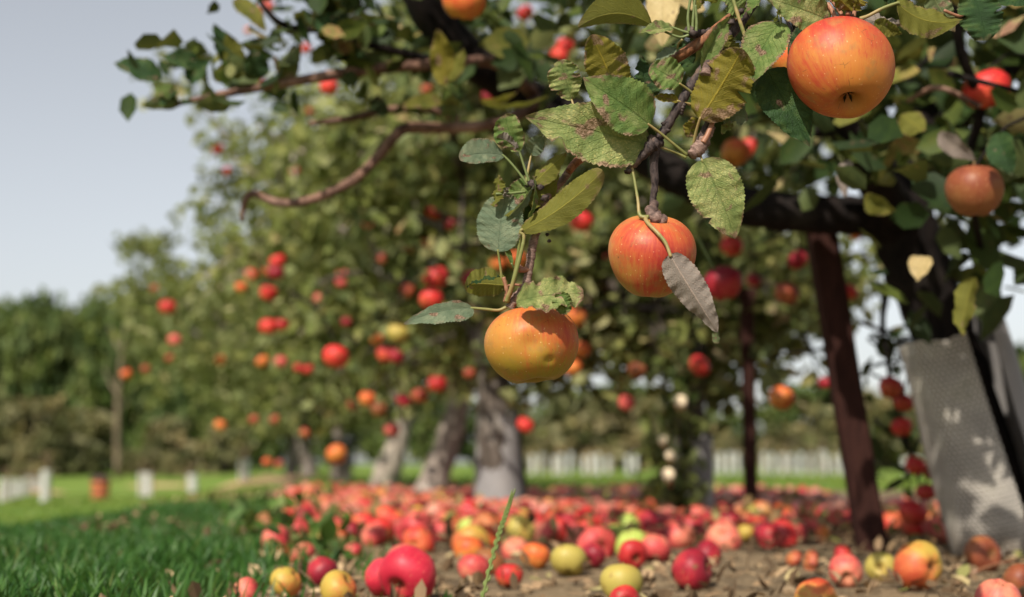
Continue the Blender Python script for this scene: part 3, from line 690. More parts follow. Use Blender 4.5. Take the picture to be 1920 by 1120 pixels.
for a_ in ((578, 693, 26, 5.5, 'red'), (646, 513, 32, 5.6, 'pink'), (640, 530, 28, 5.8, 'pink'), (596, 560, 25, 6, 'pink'), (650, 604, 25, 5.5, 'crimson'), (555, 320, 27, 6.5, 'pink'), (718, 486, 25, 5.6, 'dull'),
           (572, 812, 26, 5.2, 'dull'), (515, 787, 24, 6, 'dull'), (476, 787, 24, 6, 'dull'), (500, 866, 20, 6.4, 'orange'), (735, 806, 34, 5.0, 'pink'), (768, 470, 26, 5.0, 'orange'), (800, 455, 28, 4.8, 'red'),
           (765, 546, 32, 4.7, 'dull'), (560, 690, 24, 5.9, 'red'), (522, 870, 22, 6.6, 'dull'), (1140, 535, 30, 4.4, 'red'), (1143, 482, 30, 4.5, 'pink'), (1228, 566, 24, 4.6, 'red'), (1020, 350, 30, 4.3, 'red'), (690, 420, 24, 6, 'pink'), (1110, 560, 26, 4.6, 'pink'), (880, 700, 28, 4.6, 'dull'), (660, 760, 24, 5.4, 'dull')):
    hang(*a_, l2, g2)
hang(815, 396, 38, 4.6, 'red', 'red apple with greenish base upper left of the centre leaves'); hang(850, 421, 36, 4.5, 'crimson', 'oval dark red apple left of the bluish centre leaf')
hang(818, 520, 54, 3.5, 'red', 'upper orange-red apple of the stacked pair left of centre'); hang(808, 562, 52, 3.45, 'bright', 'lower bright red apple of the stacked pair left of centre')
hang(881, 522, 34, 4.3, 'crimson', 'crimson apple behind the curled brown leaf at centre'); hang(1091, 415, 50, 3.6, 'bright', 'bright red apple between the two sharp hanging apples, higher up')
hang(970, 488, 40, 4.0, 'orange', 'orange-red apple right behind the grey centre twig'); hang(934, 495, 32, 4.2, 'orange', 'orange apple between petioles of the centre leaves')
hang(708, 638, 30, 4.6, 'orange', 'small orange-red apple above the dark red cluster left of centre'); hang(722, 665, 36, 4.5, 'red', 'red left apple of the dark cluster left of centre'); hang(742, 668, 36, 4.45, 'crimson', 'dark red right apple of the cluster left of centre')
hang(746, 626, 44, 4.3, 'yellow', 'golden yellow apple above the dark red cluster left of centre')
hang(688, 748, 36, 4.6, 'orange', 'orange apple low in the row above the leaning pale trunks'); hang(711, 768, 34, 4.7, 'brown', 'brownish apple touching an orange one low in the row')
hang(820, 720, 38, 4.4, 'red', 'red apple over the top of the leaning trunk'); hang(788, 742, 36, 4.5, 'dull', 'dull red apple left of the leaning trunk top'); hang(756, 750, 32, 4.6, 'crimson', 'deep crimson apple low in shade left of the leaning trunk')
hang(631, 852, 44, 4.8, 'orange', 'orange-red apple hanging lowest over the small grey trunks'); hang(985, 797, 36, 4.2, 'bright', 'pinkish red apple hanging right of the grey guarded trunk')
hang(1080, 595, 44, 3.6, 'orange', 'topmost orange apple peeping behind the central hanging apple'); hang(1091, 655, 36, 3.8, 'orange', 'middle orange apple peeping behind the central hanging apple'); hang(1074, 690, 38, 3.8, 'orange', 'lowest orange apple peeping behind the central hanging apple')
hang(1378, 287, 60, 2.75, 'orange', 'blurred orange-red apple beneath the curled green leaf'); hang(1406, 278, 44, 3.0, 'red', 'blurred red apple behind an orange one beneath the curled leaf')
hang(1372, 461, 46, 3.3, 'bright', 'bright red apple left of the dark prop top, smaller one'); hang(1356, 531, 76, 2.6, 'crimson', 'large crimson apple just right of the hanging dry leaf')
hang(1496, 487, 46, 3.2, 'crimson', 'crimson apple touching the left side of the dark prop'); hang(1475, 550, 50, 3.3, 'dull', 'dull orange-red apple left of the dark prop'); hang(1413, 525, 32, 3.4, 'crimson', 'small dark crimson apple right of the large crimson one')
hang(1312, 686, 46, 3.4, 'red', 'red apple over the grey guarded trunk under the dry leaf'); hang(1195, 695, 38, 3.7, 'brown', 'brownish orange apple above the leafy shoots'); hang(1175, 756, 36, 3.7, 'pink', 'pinkish apple low above the leafy shoots')
hang(1465, 746, 54, 3.0, 'orange', 'bright orange-red apple between the two dark props'); hang(1549, 718, 32, 3.3, 'crimson', 'small crimson apple left against the big dark prop')
hang(1592, 548, 38, 3.4, 'red', 'red apple right of the dark prop below the limb'); hang(1605, 441, 28, 3.6, 'orange', 'small orange apple below the limb near the trunk')
for i, (x, y, d, c_, l) in enumerate(((1669, 727, 38, 'red', 'topmost dark red apple of the string beside the mesh guard'), (1695, 756, 33, 'red', 'second dark red apple of the string beside the mesh guard'), (1692, 801, 34, 'bright', 'third apple down the string beside the mesh guard, deep red'),
        (1716, 873, 34, 'bright', 'fourth apple down the string beside the mesh guard, red'), (1746, 885, 37, 'dull', 'dull red apple touching the mesh guard edge'), (1736, 923, 41, 'red', 'glossy orange-red apple low beside the mesh guard'), (1712, 962, 48, 'bright', 'lowest bright red apple of the string beside the mesh guard'))):
    hang(x, y, d, 2.72 + 0.03 * i, c_, l)
hang(1861, 585, 34, 2.5, 'dull', 'dark red apple hanging above the right flap of the guard')
hang(1849, 168, 92, 2.0, 'bright', 'large red apple crossed by dark twigs at the upper right'); hang(1828, 358, 116, 1.75, 'brown', 'big brown-red apple in shade at the right edge with thin twigs')
hang(1490, 112, 96, 1.42, 'orange', 'soft orange apple half hidden behind the sharpest large apple')
hang(1560, 640, 24, 4.0, 'crimson', l2, g2)

def place_hanging():
    for i, (x, y, d, D, col, label, group) in enumerate(HANG):
        r_ = np.random.default_rng(900 + i); tilt = (r_.normal() * 0.35, r_.normal() * 0.35, 1.0); bl = 1.15 if 'string' in (label or '') else 0.95 if d > 60 else (0.92 if d > 30 else 0.82)
        near = d >= 34
        apple(P(x, y, D), d * bl / 2 / F * D, col, tilt, r_.random() * 6.28, 1 if d > 24 else 0, int(r_.integers(6)), label, group, stem=near, calyx=near)
place_hanging()

# ------------------------------------------------------------------ apple trees
def crown_tree(base, top, r0, r1, ctr, rad, nlimb, nleaf, seed, label, group=None, leaf=0.068, mat=M_ROW, mat1=M_ROW1, bark=M_BARKROW, singles=0, simple=False, zmin=0.3, spread=0.078, name='apple_tree', mid=None):
    """base, top: trunk foot and fork; ctr, rad: crown ellipsoid; leaves sit along the twigs of each limb"""
    r_ = np.random.default_rng(seed); base, top, ctr = Vector(base), Vector(top), Vector(ctr)
    root = empty(name, base); tag(root, label, 'tree', group)
    bulge = (base + top) / 2 + Vector((r_.normal() * 0.012, r_.normal() * 0.012, 0)) if mid is None else Vector(mid)
    MB().tube([base - Vector((0, 0, 0.05)), base + (bulge - base) * 0.3, bulge, top], [r0 * 1.18, r0 * 1.02, (r0 + r1) / 2, r1], 14, 14, 0.10, seed).build('trunk', bark, root)
    lp = []
    for i in range(nlimb):
        d = r_.normal(size=3); d /= np.linalg.norm(d); d[2] = d[2] * 0.75 + 0.12
        a_ = 6.283 * i / nlimb + r_.normal() * 0.3; hor = math.hypot(d[0], d[1]); d[0], d[1] = hor * math.cos(a_), hor * math.sin(a_)
        end = ctr + Vector((d[0] * rad[0], d[1] * rad[1], d[2] * rad[2])) * (0.75 + 0.3 * r_.random())
        end.z = max(end.z, zmin + 0.1)
        m1 = top.lerp(end, 0.35) + Vector((r_.normal() * 0.05, r_.normal() * 0.05, 0.14 * rad[2])); m2 = top.lerp(end, 0.7) + Vector((r_.normal() * 0.07, r_.normal() * 0.07, 0.10 * rad[2]))
        mb = MB(); rb = r1 * (0.45 + 0.25 * r_.random())
        pts = [top - Vector((0, 0, 0.03)), m1, m2, end]; mb.tube(pts, [rb, rb * 0.7, rb * 0.42, rb * 0.12], 8, 12, 0.10, seed + i)
        cur, _ = catmull(pts, 20)
        for k in range(9):
            s = cur[int(4 + 16 * r_.random())]; dd = Vector(r_.normal(size=3)); dd.z = dd.z * 0.7 - 0.05; dd.normalize()
            ln = (0.25 + 0.35 * r_.random()) * min(rad); e = s + dd * ln + Vector((0, 0, -0.08 * ln)); e.z = max(e.z, zmin)
            m = s.lerp(e, 0.5) + Vector((0, 0, 0.12 * ln)); mb.tube([s, m, e], [rb * 0.28, rb * 0.18, rb * 0.06], 6, 6, 0.1, seed + i * 10 + k)
            cs, _ = catmull([s, m, e], 8); lp += [np.array(q) for q in cs[2:]] + [np.array(cs[8])] * 2
        lp += [np.array(q) for q in cur[8:]]
        mb.build('limb', bark, root)
    lp = np.array(lp); pick = lp[r_.integers(len(lp), size=nleaf)]
    pos = pick + r_.normal(size=(nleaf, 3)) * spread * np.array([1, 1, 0.8]); pos = pos[pos[:, 2] > zmin - 0.08 + 0.1 * r_.random(len(pos))]
    pos = pos[thin(pos, 0.12, r_)]
    size = leaf * (0.65 + 0.6 * r_.random(len(pos)))
    clump = 0.5 + 0.5 * np.sin(pos[:, 0] * 9.3 + seed) * np.sin(pos[:, 1] * 8.1 + 1) * np.sin(pos[:, 2] * 10.7)
    tint = np.clip(0.30 * clump + 0.52 * r_.random(len(pos)) + 0.18 * (r_.random(len(pos)) > 0.93) + 0.03, 0, 1)
    if singles:
        _, _, D = px_of(pos); vis = np.argsort(D); sel = vis[:singles]; rest = np.ones(len(pos), bool); rest[sel] = False
        leaf_parts(pos[sel], size[sel], mat1, root, r_, len(sel)); pos, size, tint = pos[rest], size[rest], tint[rest]
    leaf_cloud('crown', pos, size, mat, root, r_, tint, simple)
    return root

def guard(root, foot, head, r0, r1, a0, a1, mat, n=28, rows=10, flare=0.0):
    """sheet wrapped round a trunk from angle a0 to a1 (degrees, 0 faces the camera, positive to the right), with thickness"""
    foot, head = Vector(foot), Vector(head); ax = (head - foot).normalized(); sx = Vector((1, 0, 0)); sx = (sx - ax * sx.dot(ax)).normalized(); sy = ax.cross(sx)
    if sy.y > 0: sy = -sy
    V, Fa = [], []
    for lay in (0, 1):
        for j in range(rows + 1):
            s = j / rows; c = foot.lerp(head, s)
            if j == rows: c = c
            for i in range(n + 1):
                cj = c + ax * (0.004 * math.sin(i * 0.6 + a0) + 0.002 * math.sin(i * 2.3)) if j == rows else c
                a_ = R(a0 + (a1 - a0) * i / n); rr_ = (r0 + (r1 - r0) * s) * (1 + 0.03 * math.sin(a_ * 3 + s * 5) + 0.015 * math.sin(7 * s + a_)) + lay * -0.0022
                if i in (0, n): rr_ *= 1 + flare
                V.append(tuple(cj + sx * (rr_ * math.sin(a_)) + sy * (rr_ * math.cos(a_))))
    m = (rows + 1) * (n + 1)
    for j in range(rows):
        for i in range(n):
            k = j * (n + 1) + i; Fa.append((k, k + 1, k + n + 2, k + n + 1)); Fa.append((m + k + 1, m + k, m + k + n + 1, m + k + n + 2))
    me = mesh('trunk_guard', np.array(V), Fa); uvl = me.uv_layers.new(name='UVMap'); li = np.zeros(len(me.loops), int); me.loops.foreach_get('vertex_index', li)
    L = (head - foot).length; uv = np.array([((a0 + (a1 - a0) * ((k % m) % (n + 1)) / n) * math.pi / 180 * r0, ((k % m) // (n + 1)) / rows * L) for k in range(2 * m)])
    uvl.data.foreach_set('uv', uv[li].ravel())
    return link('trunk_guard', me, root, mat)
def mat_guard(name, c1, c2, pitch=0.0108):
    t = NT(name); s = t.sep(t.coord('UV')); k = 6.28318 / pitch
    row = t.math('FLOOR', t.math('DIVIDE', s[1], pitch * 0.8)); sh = t.math('MULTIPLY', t.math('MODULO', row, 2.0), pitch * 0.5)
    cu = t.math('SUBTRACT', t.math('FRACT', t.math('DIVIDE', t.math('ADD', s[0], sh), pitch)), 0.5); cv = t.math('SUBTRACT', t.math('FRACT', t.math('DIVIDE', s[1], pitch * 0.8)), 0.5)
    d = t.math('SQRT', t.math('ADD', t.math('MULTIPLY', cu, cu), t.math('MULTIPLY', cv, cv)))
    hole = t.math('SUBTRACT', 1.0, t.ramp(d, 0.27, 0.33))
    col = t.mix(t.ramp(t.noise(t.coord(), 14, 4), 0.35, 0.65), c1, c2)
    mud = t.math('MULTIPLY', t.math('SUBTRACT', 1.0, t.ramp(t.math('ADD', s[1], t.math('MULTIPLY', t.noise(t.coord(), 22, 4), 0.12)), 0.05, 0.17)), 0.8)
    col = t.mix(mud, col, (0.12, 0.085, 0.05)); col = t.mix(t.math('MULTIPLY', t.ramp(t.noise(t.coord(), 7, 5, 0.7), 0.52, 0.7), 0.5), col, (0.14, 0.15, 0.09))
    t.bump(d, 0.4, 0.001); t.fin(col, 0.65, 0.25)
    tr = t.n.new('ShaderNodeBsdfTransparent'); mx = t.n.new('ShaderNodeMixShader'); t.set(mx.inputs[0], hole)
    t.t.links.new(t.b.outputs[0], mx.inputs[1]); t.t.links.new(tr.outputs[0], mx.inputs[2]); t.t.links.new(mx.outputs[0], t.out.inputs[0])
    return t.m
M_GUARD = mat_guard('grey_plastic_mesh', (0.36, 0.34, 0.31), (0.50, 0.47, 0.42))
M_GUARD2 = NT('grey_guard_sheet'); M_GUARD2 = M_GUARD2.fin(M_GUARD2.mix(M_GUARD2.noise(M_GUARD2.coord(), 9, 4), (0.17, 0.17, 0.18), (0.36, 0.34, 0.33)), 0.6, 0.35)

def G(px, py):
    p, D = at_ground(px, py); return p, D
def up_at(px, py, D): return P(px, py, D)
# row trees, front to back
A, DA = G(938, 962)
tA = crown_tree(A, P(925, 700, DA), 0.055, 0.05, (A.x + 0.05, A.y + 0.1, 1.12), (0.85, 0.8, 0.85), 12, 8800, 101, 'apple tree with straight grey-wrapped trunk behind the central hanging apple', 'apple trees of the receding row', singles=300, leaf=0.06, zmin=0.37, bark=M_BARKROW)
guard(tA, A + Vector((0, 0, -0.01)), P(930, 775, DA), 0.085, 0.066, -190, 120, M_GUARD2)
MB().tube([P(985, 965, DA + 0.05), P(962, 740, DA + 0.05)], [0.014, 0.014], 6, 4, 0.05).build('stake', M_BARK, tA)
B, DB = G(800, 938)
tB = crown_tree(B, P(868, 735, DB), 0.066, 0.05, (B.x - 0.05, B.y + 0.2, 1.45), (1.05, 0.95, 1.0), 13, 8800, 102, 'apple tree with pale trunk leaning right, second in the row', 'apple trees of the receding row', leaf=0.068, zmin=0.45, bark=mat_bark('pale_row_bark', (0.16, 0.13, 0.11), (0.33, 0.28, 0.24), (0.42, 0.38, 0.34), 35))
Cc, DC = G(715, 918)
tC = crown_tree(Cc, P(762, 765, DC), 0.085, 0.05, (Cc.x - 0.15, Cc.y + 0.1, 1.65), (1.3, 1.1, 1.15), 13, 8500, 103, 'apple tree with short white-painted leaning trunk, third in the row', 'apple trees of the receding row', leaf=0.078, simple=True, zmin=0.46, bark=mat_bark('limed_bark', (0.20, 0.17, 0.14), (0.36, 0.31, 0.26), (0.44, 0.40, 0.34), 30))
for k, (px, py, tx, ty, D_, rx, hz, nl, lab) in enumerate(((640, 908, 632, 800, 11.6, 1.35, 1.65, 5200, 'apple tree with grey trunk under the lowest orange-red apple'), (582, 903, 560, 800, 14.5, 1.6, 1.75, 5200, 'apple tree with thin dark trunk near the left end of the row'),
                                          (545, 899, 548, 800, 18, 2.0, 2.0, 5200, 'apple tree at the left end of the row, farthest one with foliage against the sky'))):
    b_ = P(px, py, D_); b_.z = float(ground_z(b_.x, b_.y)); tp_ = P(tx, ty, D_)
    crown_tree(b_, tp_, 0.085, 0.05, (b_.x - 0.25 - 0.25 * k, b_.y + 0.2, hz), (rx, rx, 1.25 + 0.1 * k), 13, int(nl * 1.45), 104 + k, lab, 'apple trees of the receding row', leaf=0.092 + 0.02 * k, simple=True, zmin=0.48)
# tree with grey guard and leafy shoots right of centre
E, DE = G(1300, 972)
tE = crown_tree(E, P(1290, 690, DE), 0.05, 0.045, (E.x + 0.1, E.y + 0.25, 1.0), (0.75, 0.65, 0.72), 12, 7000, 110, 'apple tree with bluish grey guard and leafy shoots right of centre', 'apple trees of the receding row', singles=300, leaf=0.058, zmin=0.32)
guard(tE, E + Vector((0, 0, -0.01)), P(1300, 812, DE), 0.068, 0.055, -150, 175, M_GUARD2)
r_ = np.random.default_rng(5); sh = []; mb = MB()
for (x0, y0, x1, y1) in ((1265, 975, 1240, 700), (1280, 970, 1262, 640), (1255, 975, 1215, 780), (1270, 960, 1285, 700), (1248, 975, 1228, 850)):
    q = [P(x0, y0, DE - 0.12), P((x0 + x1) / 2 + 8, (y0 + y1) / 2, DE - 0.16), P(x1, y1, DE - 0.12)]; mb.tube(q, [0.006, 0.004, 0.0015], 6, 8, 0.1); sh += [np.array(c) for c in catmull(q, 20)[0][1:]]
mb.build('shoot', M_BARK, tE); sh = np.array(sh); pk = sh[r_.integers(len(sh), size=300)] + r_.normal(size=(300, 3)) * 0.03
leaf_cloud('shoot_foliage', pk, 0.05 * (0.6 + 0.7 * r_.random(300)), M_ROW, tE, r_, r_.random(300) * 0.55)
M_GLINT = NT('glint_pale').fin((0.80, 0.66, 0.46), 0.6, 0.3)
for (x, y, rr_) in ((1276, 753, 12), (1243, 825, 8), (1256, 853, 9), (1253, 890, 12)):  # added pale discs standing in for bright glints among the shoots
    c = P(x, y, DE - 0.24); d = SUNV * 0.6 + Vector((0, -0.8, 0)); d.normalize(); q = rr_ / F * DE
    mb = MB().tube([c - d * 0.05, c, c + d * 0.004], [q * 0.7, q * 0.9, q * 0.9], 10, 4); mb.build('glint_disc', M_GLINT, tE)

# dark timber props under the limbs
t = NT('shaded_red_timber'); oc = t.coord(); s_ = t.sep(oc); gv = t.comb(t.math('MULTIPLY', s_[0], 8.0), t.math('MULTIPLY', s_[1], 8.0), s_[2])
gn = t.noise(gv, 14, 4, 0.6); pcol = t.mix(gn, (0.004, 0.002, 0.003), (0.060, 0.024, 0.018)); t.bump(gn, 0.5, 0.002); M_PROP = t.fin(pcol, 0.8, 0.1)  # dark red wood, taken near black by shade put into its colour
def prop(p0, p1, w, label, cap):
    p0, p1 = Vector(p0), Vector(p1); ax = (p1 - p0).normalized(); sx = (Vector((1, 0, 0)) - ax * ax.x).normalized(); sy = ax.cross(sx); root = empty('timber_prop', p0); tag(root, label, 'prop', 'timber props under the apple limbs')
    V, Fa = [], []; pf = [(-1, -.8), (-.8, -1), (.8, -1), (1, -.8), (1, .8), (.8, 1), (-.8, 1), (-1, .8)]
    for j in range(9):
        c = p0.lerp(p1, j / 8); V += [tuple(c + sx * (a_ * w / 2 * (1 + 0.02 * math.sin(j * 2.1))) + sy * (b_ * w / 2)) for a_, b_ in pf]
    Fa = [(j * 8 + k, j * 8 + (k + 1) % 8, (j + 1) * 8 + (k + 1) % 8, (j + 1) * 8 + k) for j in range(8) for k in range(8)] + [tuple(reversed(range(8))), tuple(64 + k for k in range(8))]
    link('post', mesh('post', np.array(V), Fa, False), root, M_PROP)
    c = p1; V = []
    for z in (0, cap):
        V += [tuple(c + ax * z + sx * (a_ * w * (0.75 + 0.25 * (z > 0))) + sy * (b_ * w * 0.5)) for a_, b_ in pf]
    Fa = [(k, (k + 1) % 8, 8 + (k + 1) % 8, 8 + k) for k in range(8)] + [tuple(reversed(range(8))), tuple(8 + k for k in range(8))]
    link('saddle', mesh('saddle', np.array(V), Fa, False), root, M_PROP)
q, Dq = G(1640, 1035); prop(q - Vector((0, 0, 0.03)), P(1538, 425, Dq - 0.02), 0.050, 'thick dark red timber prop leaning left under the near limb', 0.03)
q2, Dq2 = G(1409, 975); prop(q2 - Vector((0, 0, 0.03)), P(1400, 560, Dq2), 0.036, 'thin nearly black upright timber prop farther back', 0.03)

# ------------------------------------------------------------------ the near tree at the right: guard, trunk, big limb, branches, crown
T0, DT = G(1895, 1038)
near = empty('apple_tree', T0); tag(near, 'big apple tree at the right with mesh-wrapped leaning trunk and long dark limb', 'tree')
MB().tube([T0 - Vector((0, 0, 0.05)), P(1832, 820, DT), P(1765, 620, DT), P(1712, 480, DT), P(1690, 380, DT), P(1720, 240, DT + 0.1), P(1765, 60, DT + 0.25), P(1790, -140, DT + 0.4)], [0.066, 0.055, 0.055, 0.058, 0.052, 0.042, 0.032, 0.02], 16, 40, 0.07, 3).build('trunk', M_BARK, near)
guard(near, P(1900, 1040, DT), P(1772, 618, DT - 0.02), 0.100, 0.088, -200, 6, M_GUARD, 30, 12)
guard(near, P(1902, 1040, DT), P(1776, 612, DT - 0.02), 0.104, 0.092, 33, 150, M_GUARD2, 20, 12).name = 'guard_flap'
def limb(name, pts, radii, mat=M_BARK, steps=None, knob=0.08, n=12, seed=0):
    pp = [P(*p) for p in pts]; MB().tube(pp, radii, n, steps or 6 * len(pp), knob, seed).build(name, mat, near); return [np.array(c) for c in catmull(pp, 6 * len(pp))[0]]
LP = []
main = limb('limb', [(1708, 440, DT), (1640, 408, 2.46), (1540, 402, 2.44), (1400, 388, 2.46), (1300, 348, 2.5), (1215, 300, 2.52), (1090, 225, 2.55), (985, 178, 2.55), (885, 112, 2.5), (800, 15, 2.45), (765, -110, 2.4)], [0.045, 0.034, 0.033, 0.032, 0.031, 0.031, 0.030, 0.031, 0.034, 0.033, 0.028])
limb('limb', [(1700, 430, DT), (1620, 300, 2.3), (1560, 180, 2.2), (1500, 20, 2.1), (1470, -120, 2.05)], [0.038, 0.03, 0.024, 0.02, 0.016], seed=1)
limb('limb', [(1720, 300, 2.62), (1830, 180, 2.5), (1950, 90, 2.4), (2080, 20, 2.3)], [0.03, 0.024, 0.02, 0.014], seed=2)
b1 = limb('branch', [(1000, 175, 2.5), (930, 118, 2.3), (840, 122, 2.2), (740, 126, 2.15), (640, 138, 2.12), (560, 152, 2.1), (470, 168, 2.1), (400, 180, 2.1), (330, 196, 2.1)], [0.011, 0.010, 0.009, 0.0085, 0.008, 0.007, 0.006, 0.005, 0.003], M_BRANCH, n=9, seed=4)
b2 = limb('branch', [(1005, 190, 2.5), (960, 222, 2.35), (900, 236, 2.28), (830, 240, 2.25), (765, 240, 2.22), (738, 258, 2.2), (712, 290, 2.2), (660, 340, 2.18), (580, 376, 2.16), (520, 380, 2.16), (478, 364, 2.16), (460, 375, 2.16), (453, 415, 2.17)], [0.010, 0.010, 0.009, 0.009, 0.009, 0.0085, 0.008, 0.0075, 0.007, 0.0065, 0.006, 0.005, 0.003], M_BRANCH, n=9, seed=5)
b3 = limb('branch', [(860, 225, 2.3), (800, 205, 2.3), (720, 207, 2.3), (660, 222, 2.3), (580, 232, 2.3)], [0.006, 0.0065, 0.0065, 0.006, 0.004], M_BRANCH, n=8, seed=6)
b4 = limb('branch', [(840, 120, 2.2), (700, 85, 2.15), (620, 60, 2.1), (540, 50, 2.1), (500, 20, 2.1), (470, -30, 2.1)], [0.007, 0.006, 0.005, 0.005, 0.004, 0.003], M_BARK, n=8, seed=7)
b5 = limb('branch', [(1850, 560, 2.3), (1840, 470, 2.2), (1826, 400, 2.1), (1815, 300, 2.05), (1838, 200, 2.0), (1800, 90, 1.95), (1790, -40, 1.9)], [0.004, 0.005, 0.006, 0.007, 0.007, 0.007, 0.007], M_BARK, n=8, seed=8)
b6 = limb('branch', [(1500, 250, 2.35), (1640, 245, 2.2), (1760, 252, 2.15), (1850, 280, 2.15), (1960, 300, 2.1)], [0.009, 0.008, 0.007, 0.006, 0.004], M_BARK, n=8, seed=9)
b7 = limb('branch', [(1838, 200, 1.98), (1760, 165, 1.98), (1700, 190, 2.0)], [0.004, 0.004, 0.003], M_BRANCH, n=7, seed=10)
b8 = limb('branch', [(1660, 640, 2.75), (1672, 735, 2.75), (1692, 800, 2.8), (1716, 880, 2.85), (1730, 950, 2.9)], [0.004, 0.004, 0.004, 0.003, 0.002], M_BARK, n=7, seed=11)
b9 = limb('branch', [(1700, 470, 2.6), (1665, 540, 2.68), (1655, 600, 2.72), (1660, 640, 2.75)], [0.01, 0.008, 0.006, 0.004], M_BARK, n=8, seed=12)
r_ = np.random.default_rng(21)
cl = []
def zlow(x): return np.interp(x, [-0.8, -0.3, 0.15, 0.45, 0.7, 1.5], [0.86, 0.80, 0.76, 0.60, 0.55, 0.52])
for k in range(330):
    x = -0.55 + 2.2 * r_.random() ** 0.8; y = 1.75 + 1.9 * r_.random(); sc_x = x * 2.5 / y if x > 0 else x
    z0 = float(zlow(x)); z = (z0 - 0.16) * (y / 2.5) + 0.16 + 0.06 + (0.8 * r_.random() ** 1.1 * (0.35 + 0.65 * float(sstep(-0.5, 0.5, x))))
    cl.append((x, y, z))
for b_ in (b1, b4, b3): cl += [tuple(q) for q in b_[6:]]
cl += [tuple(q) for q in b2[2:22]] + [tuple(q) for q in b6] + [tuple(q) for q in b5]
cl = np.array(cl)
n = 8200; pick = cl[r_.integers(len(cl), size=n)]; pos = pick + r_.normal(size=(n, 3)) * np.array([0.085, 0.085, 0.065])
x_, y_, D_ = px_of(pos)
# keep the sunlit gap round the sharp branch, the clear sky at the left and the view under the limb
ok = (D_ > 1.6) & ~((x_ < 760) & (y_ > 300)) & ~((x_ < 640) & (y_ > 215)) & ~((x_ < 470) & (y_ < 70)) & (x_ > 240)
ok &= ~((y_ > 440) & (x_ < 1640)) & ~((x_ < 1200) & (y_ > 200) & (r_.random(n) > 0.06)) & ~((y_ > 640)) & ~((x_ < 700) & (y_ > 120) & (r_.random(n) > 0.5)) & ~((x_ < 1300) & (y_ > 120) & (r_.random(n) > 0.45))
ok &= ~((x_ > 1400) & (x_ < 1960) & (y_ > 300) & (y_ < 700) & (r_.random(n) > 0.72)) & ~((x_ > 1700) & (x_ < 1960) & (y_ > 40) & (r_.random(n) > 0.8)) & ~((x_ < 900) & (D_ < 2.0))
mp = np.array(px_of(np.array(main)))
for mx_, my_, mD_ in mp.T:
    ok &= ~((np.hypot(x_ - mx_, y_ - my_) < 46) & (D_ < mD_) & (r_.random(n) > 0.35))
# sun reaches the mesh guard through a thin place in the crown
gd_ = np.array(P(1850, 900, DT)); rel = pos - gd_; sv = np.array(SUNV); al = rel @ sv; per = np.linalg.norm(rel - al[:, None] * sv, axis=1); ok &= ~((per < 0.30) & (al > 0.1) & (r_.random(n) > 0.22))
ok &= ~((x_ < 800) & (r_.random(n) > 0.62))
mp = np.array(px_of(np.array(b2)))
for mx_, my_, mD_ in mp.T:
    ok &= ~((np.hypot(x_ - mx_, y_ - my_) < 40) & (D_ < mD_) & (r_.random(n) > 0.2) & (my_ > 225))
pos = pos[ok]; pos = pos[thin(pos, 0.06, r_)]
size = np.where(px_of(pos)[0] < 950, 0.048, 0.070) * (0.6 + 0.7 * r_.random(len(pos))); tint = np.clip(r_.random(len(pos)) * 0.72 + 0.2 * (r_.random(len(pos)) > 0.9), 0, 1)
x_, y_, D_ = px_of(pos); inv = (x_ > -50) & (x_ < 1970) & (y_ > -60) & (y_ < 1150)
o_ = np.argsort(np.where(inv, D_, 99)); sel = o_[:270]; rest = np.ones(len(pos), bool); rest[sel] = False
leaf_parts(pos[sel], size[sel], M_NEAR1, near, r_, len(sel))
leaf_cloud('crown', pos[rest], size[rest], M_NEAR, near, r_, tint[rest])
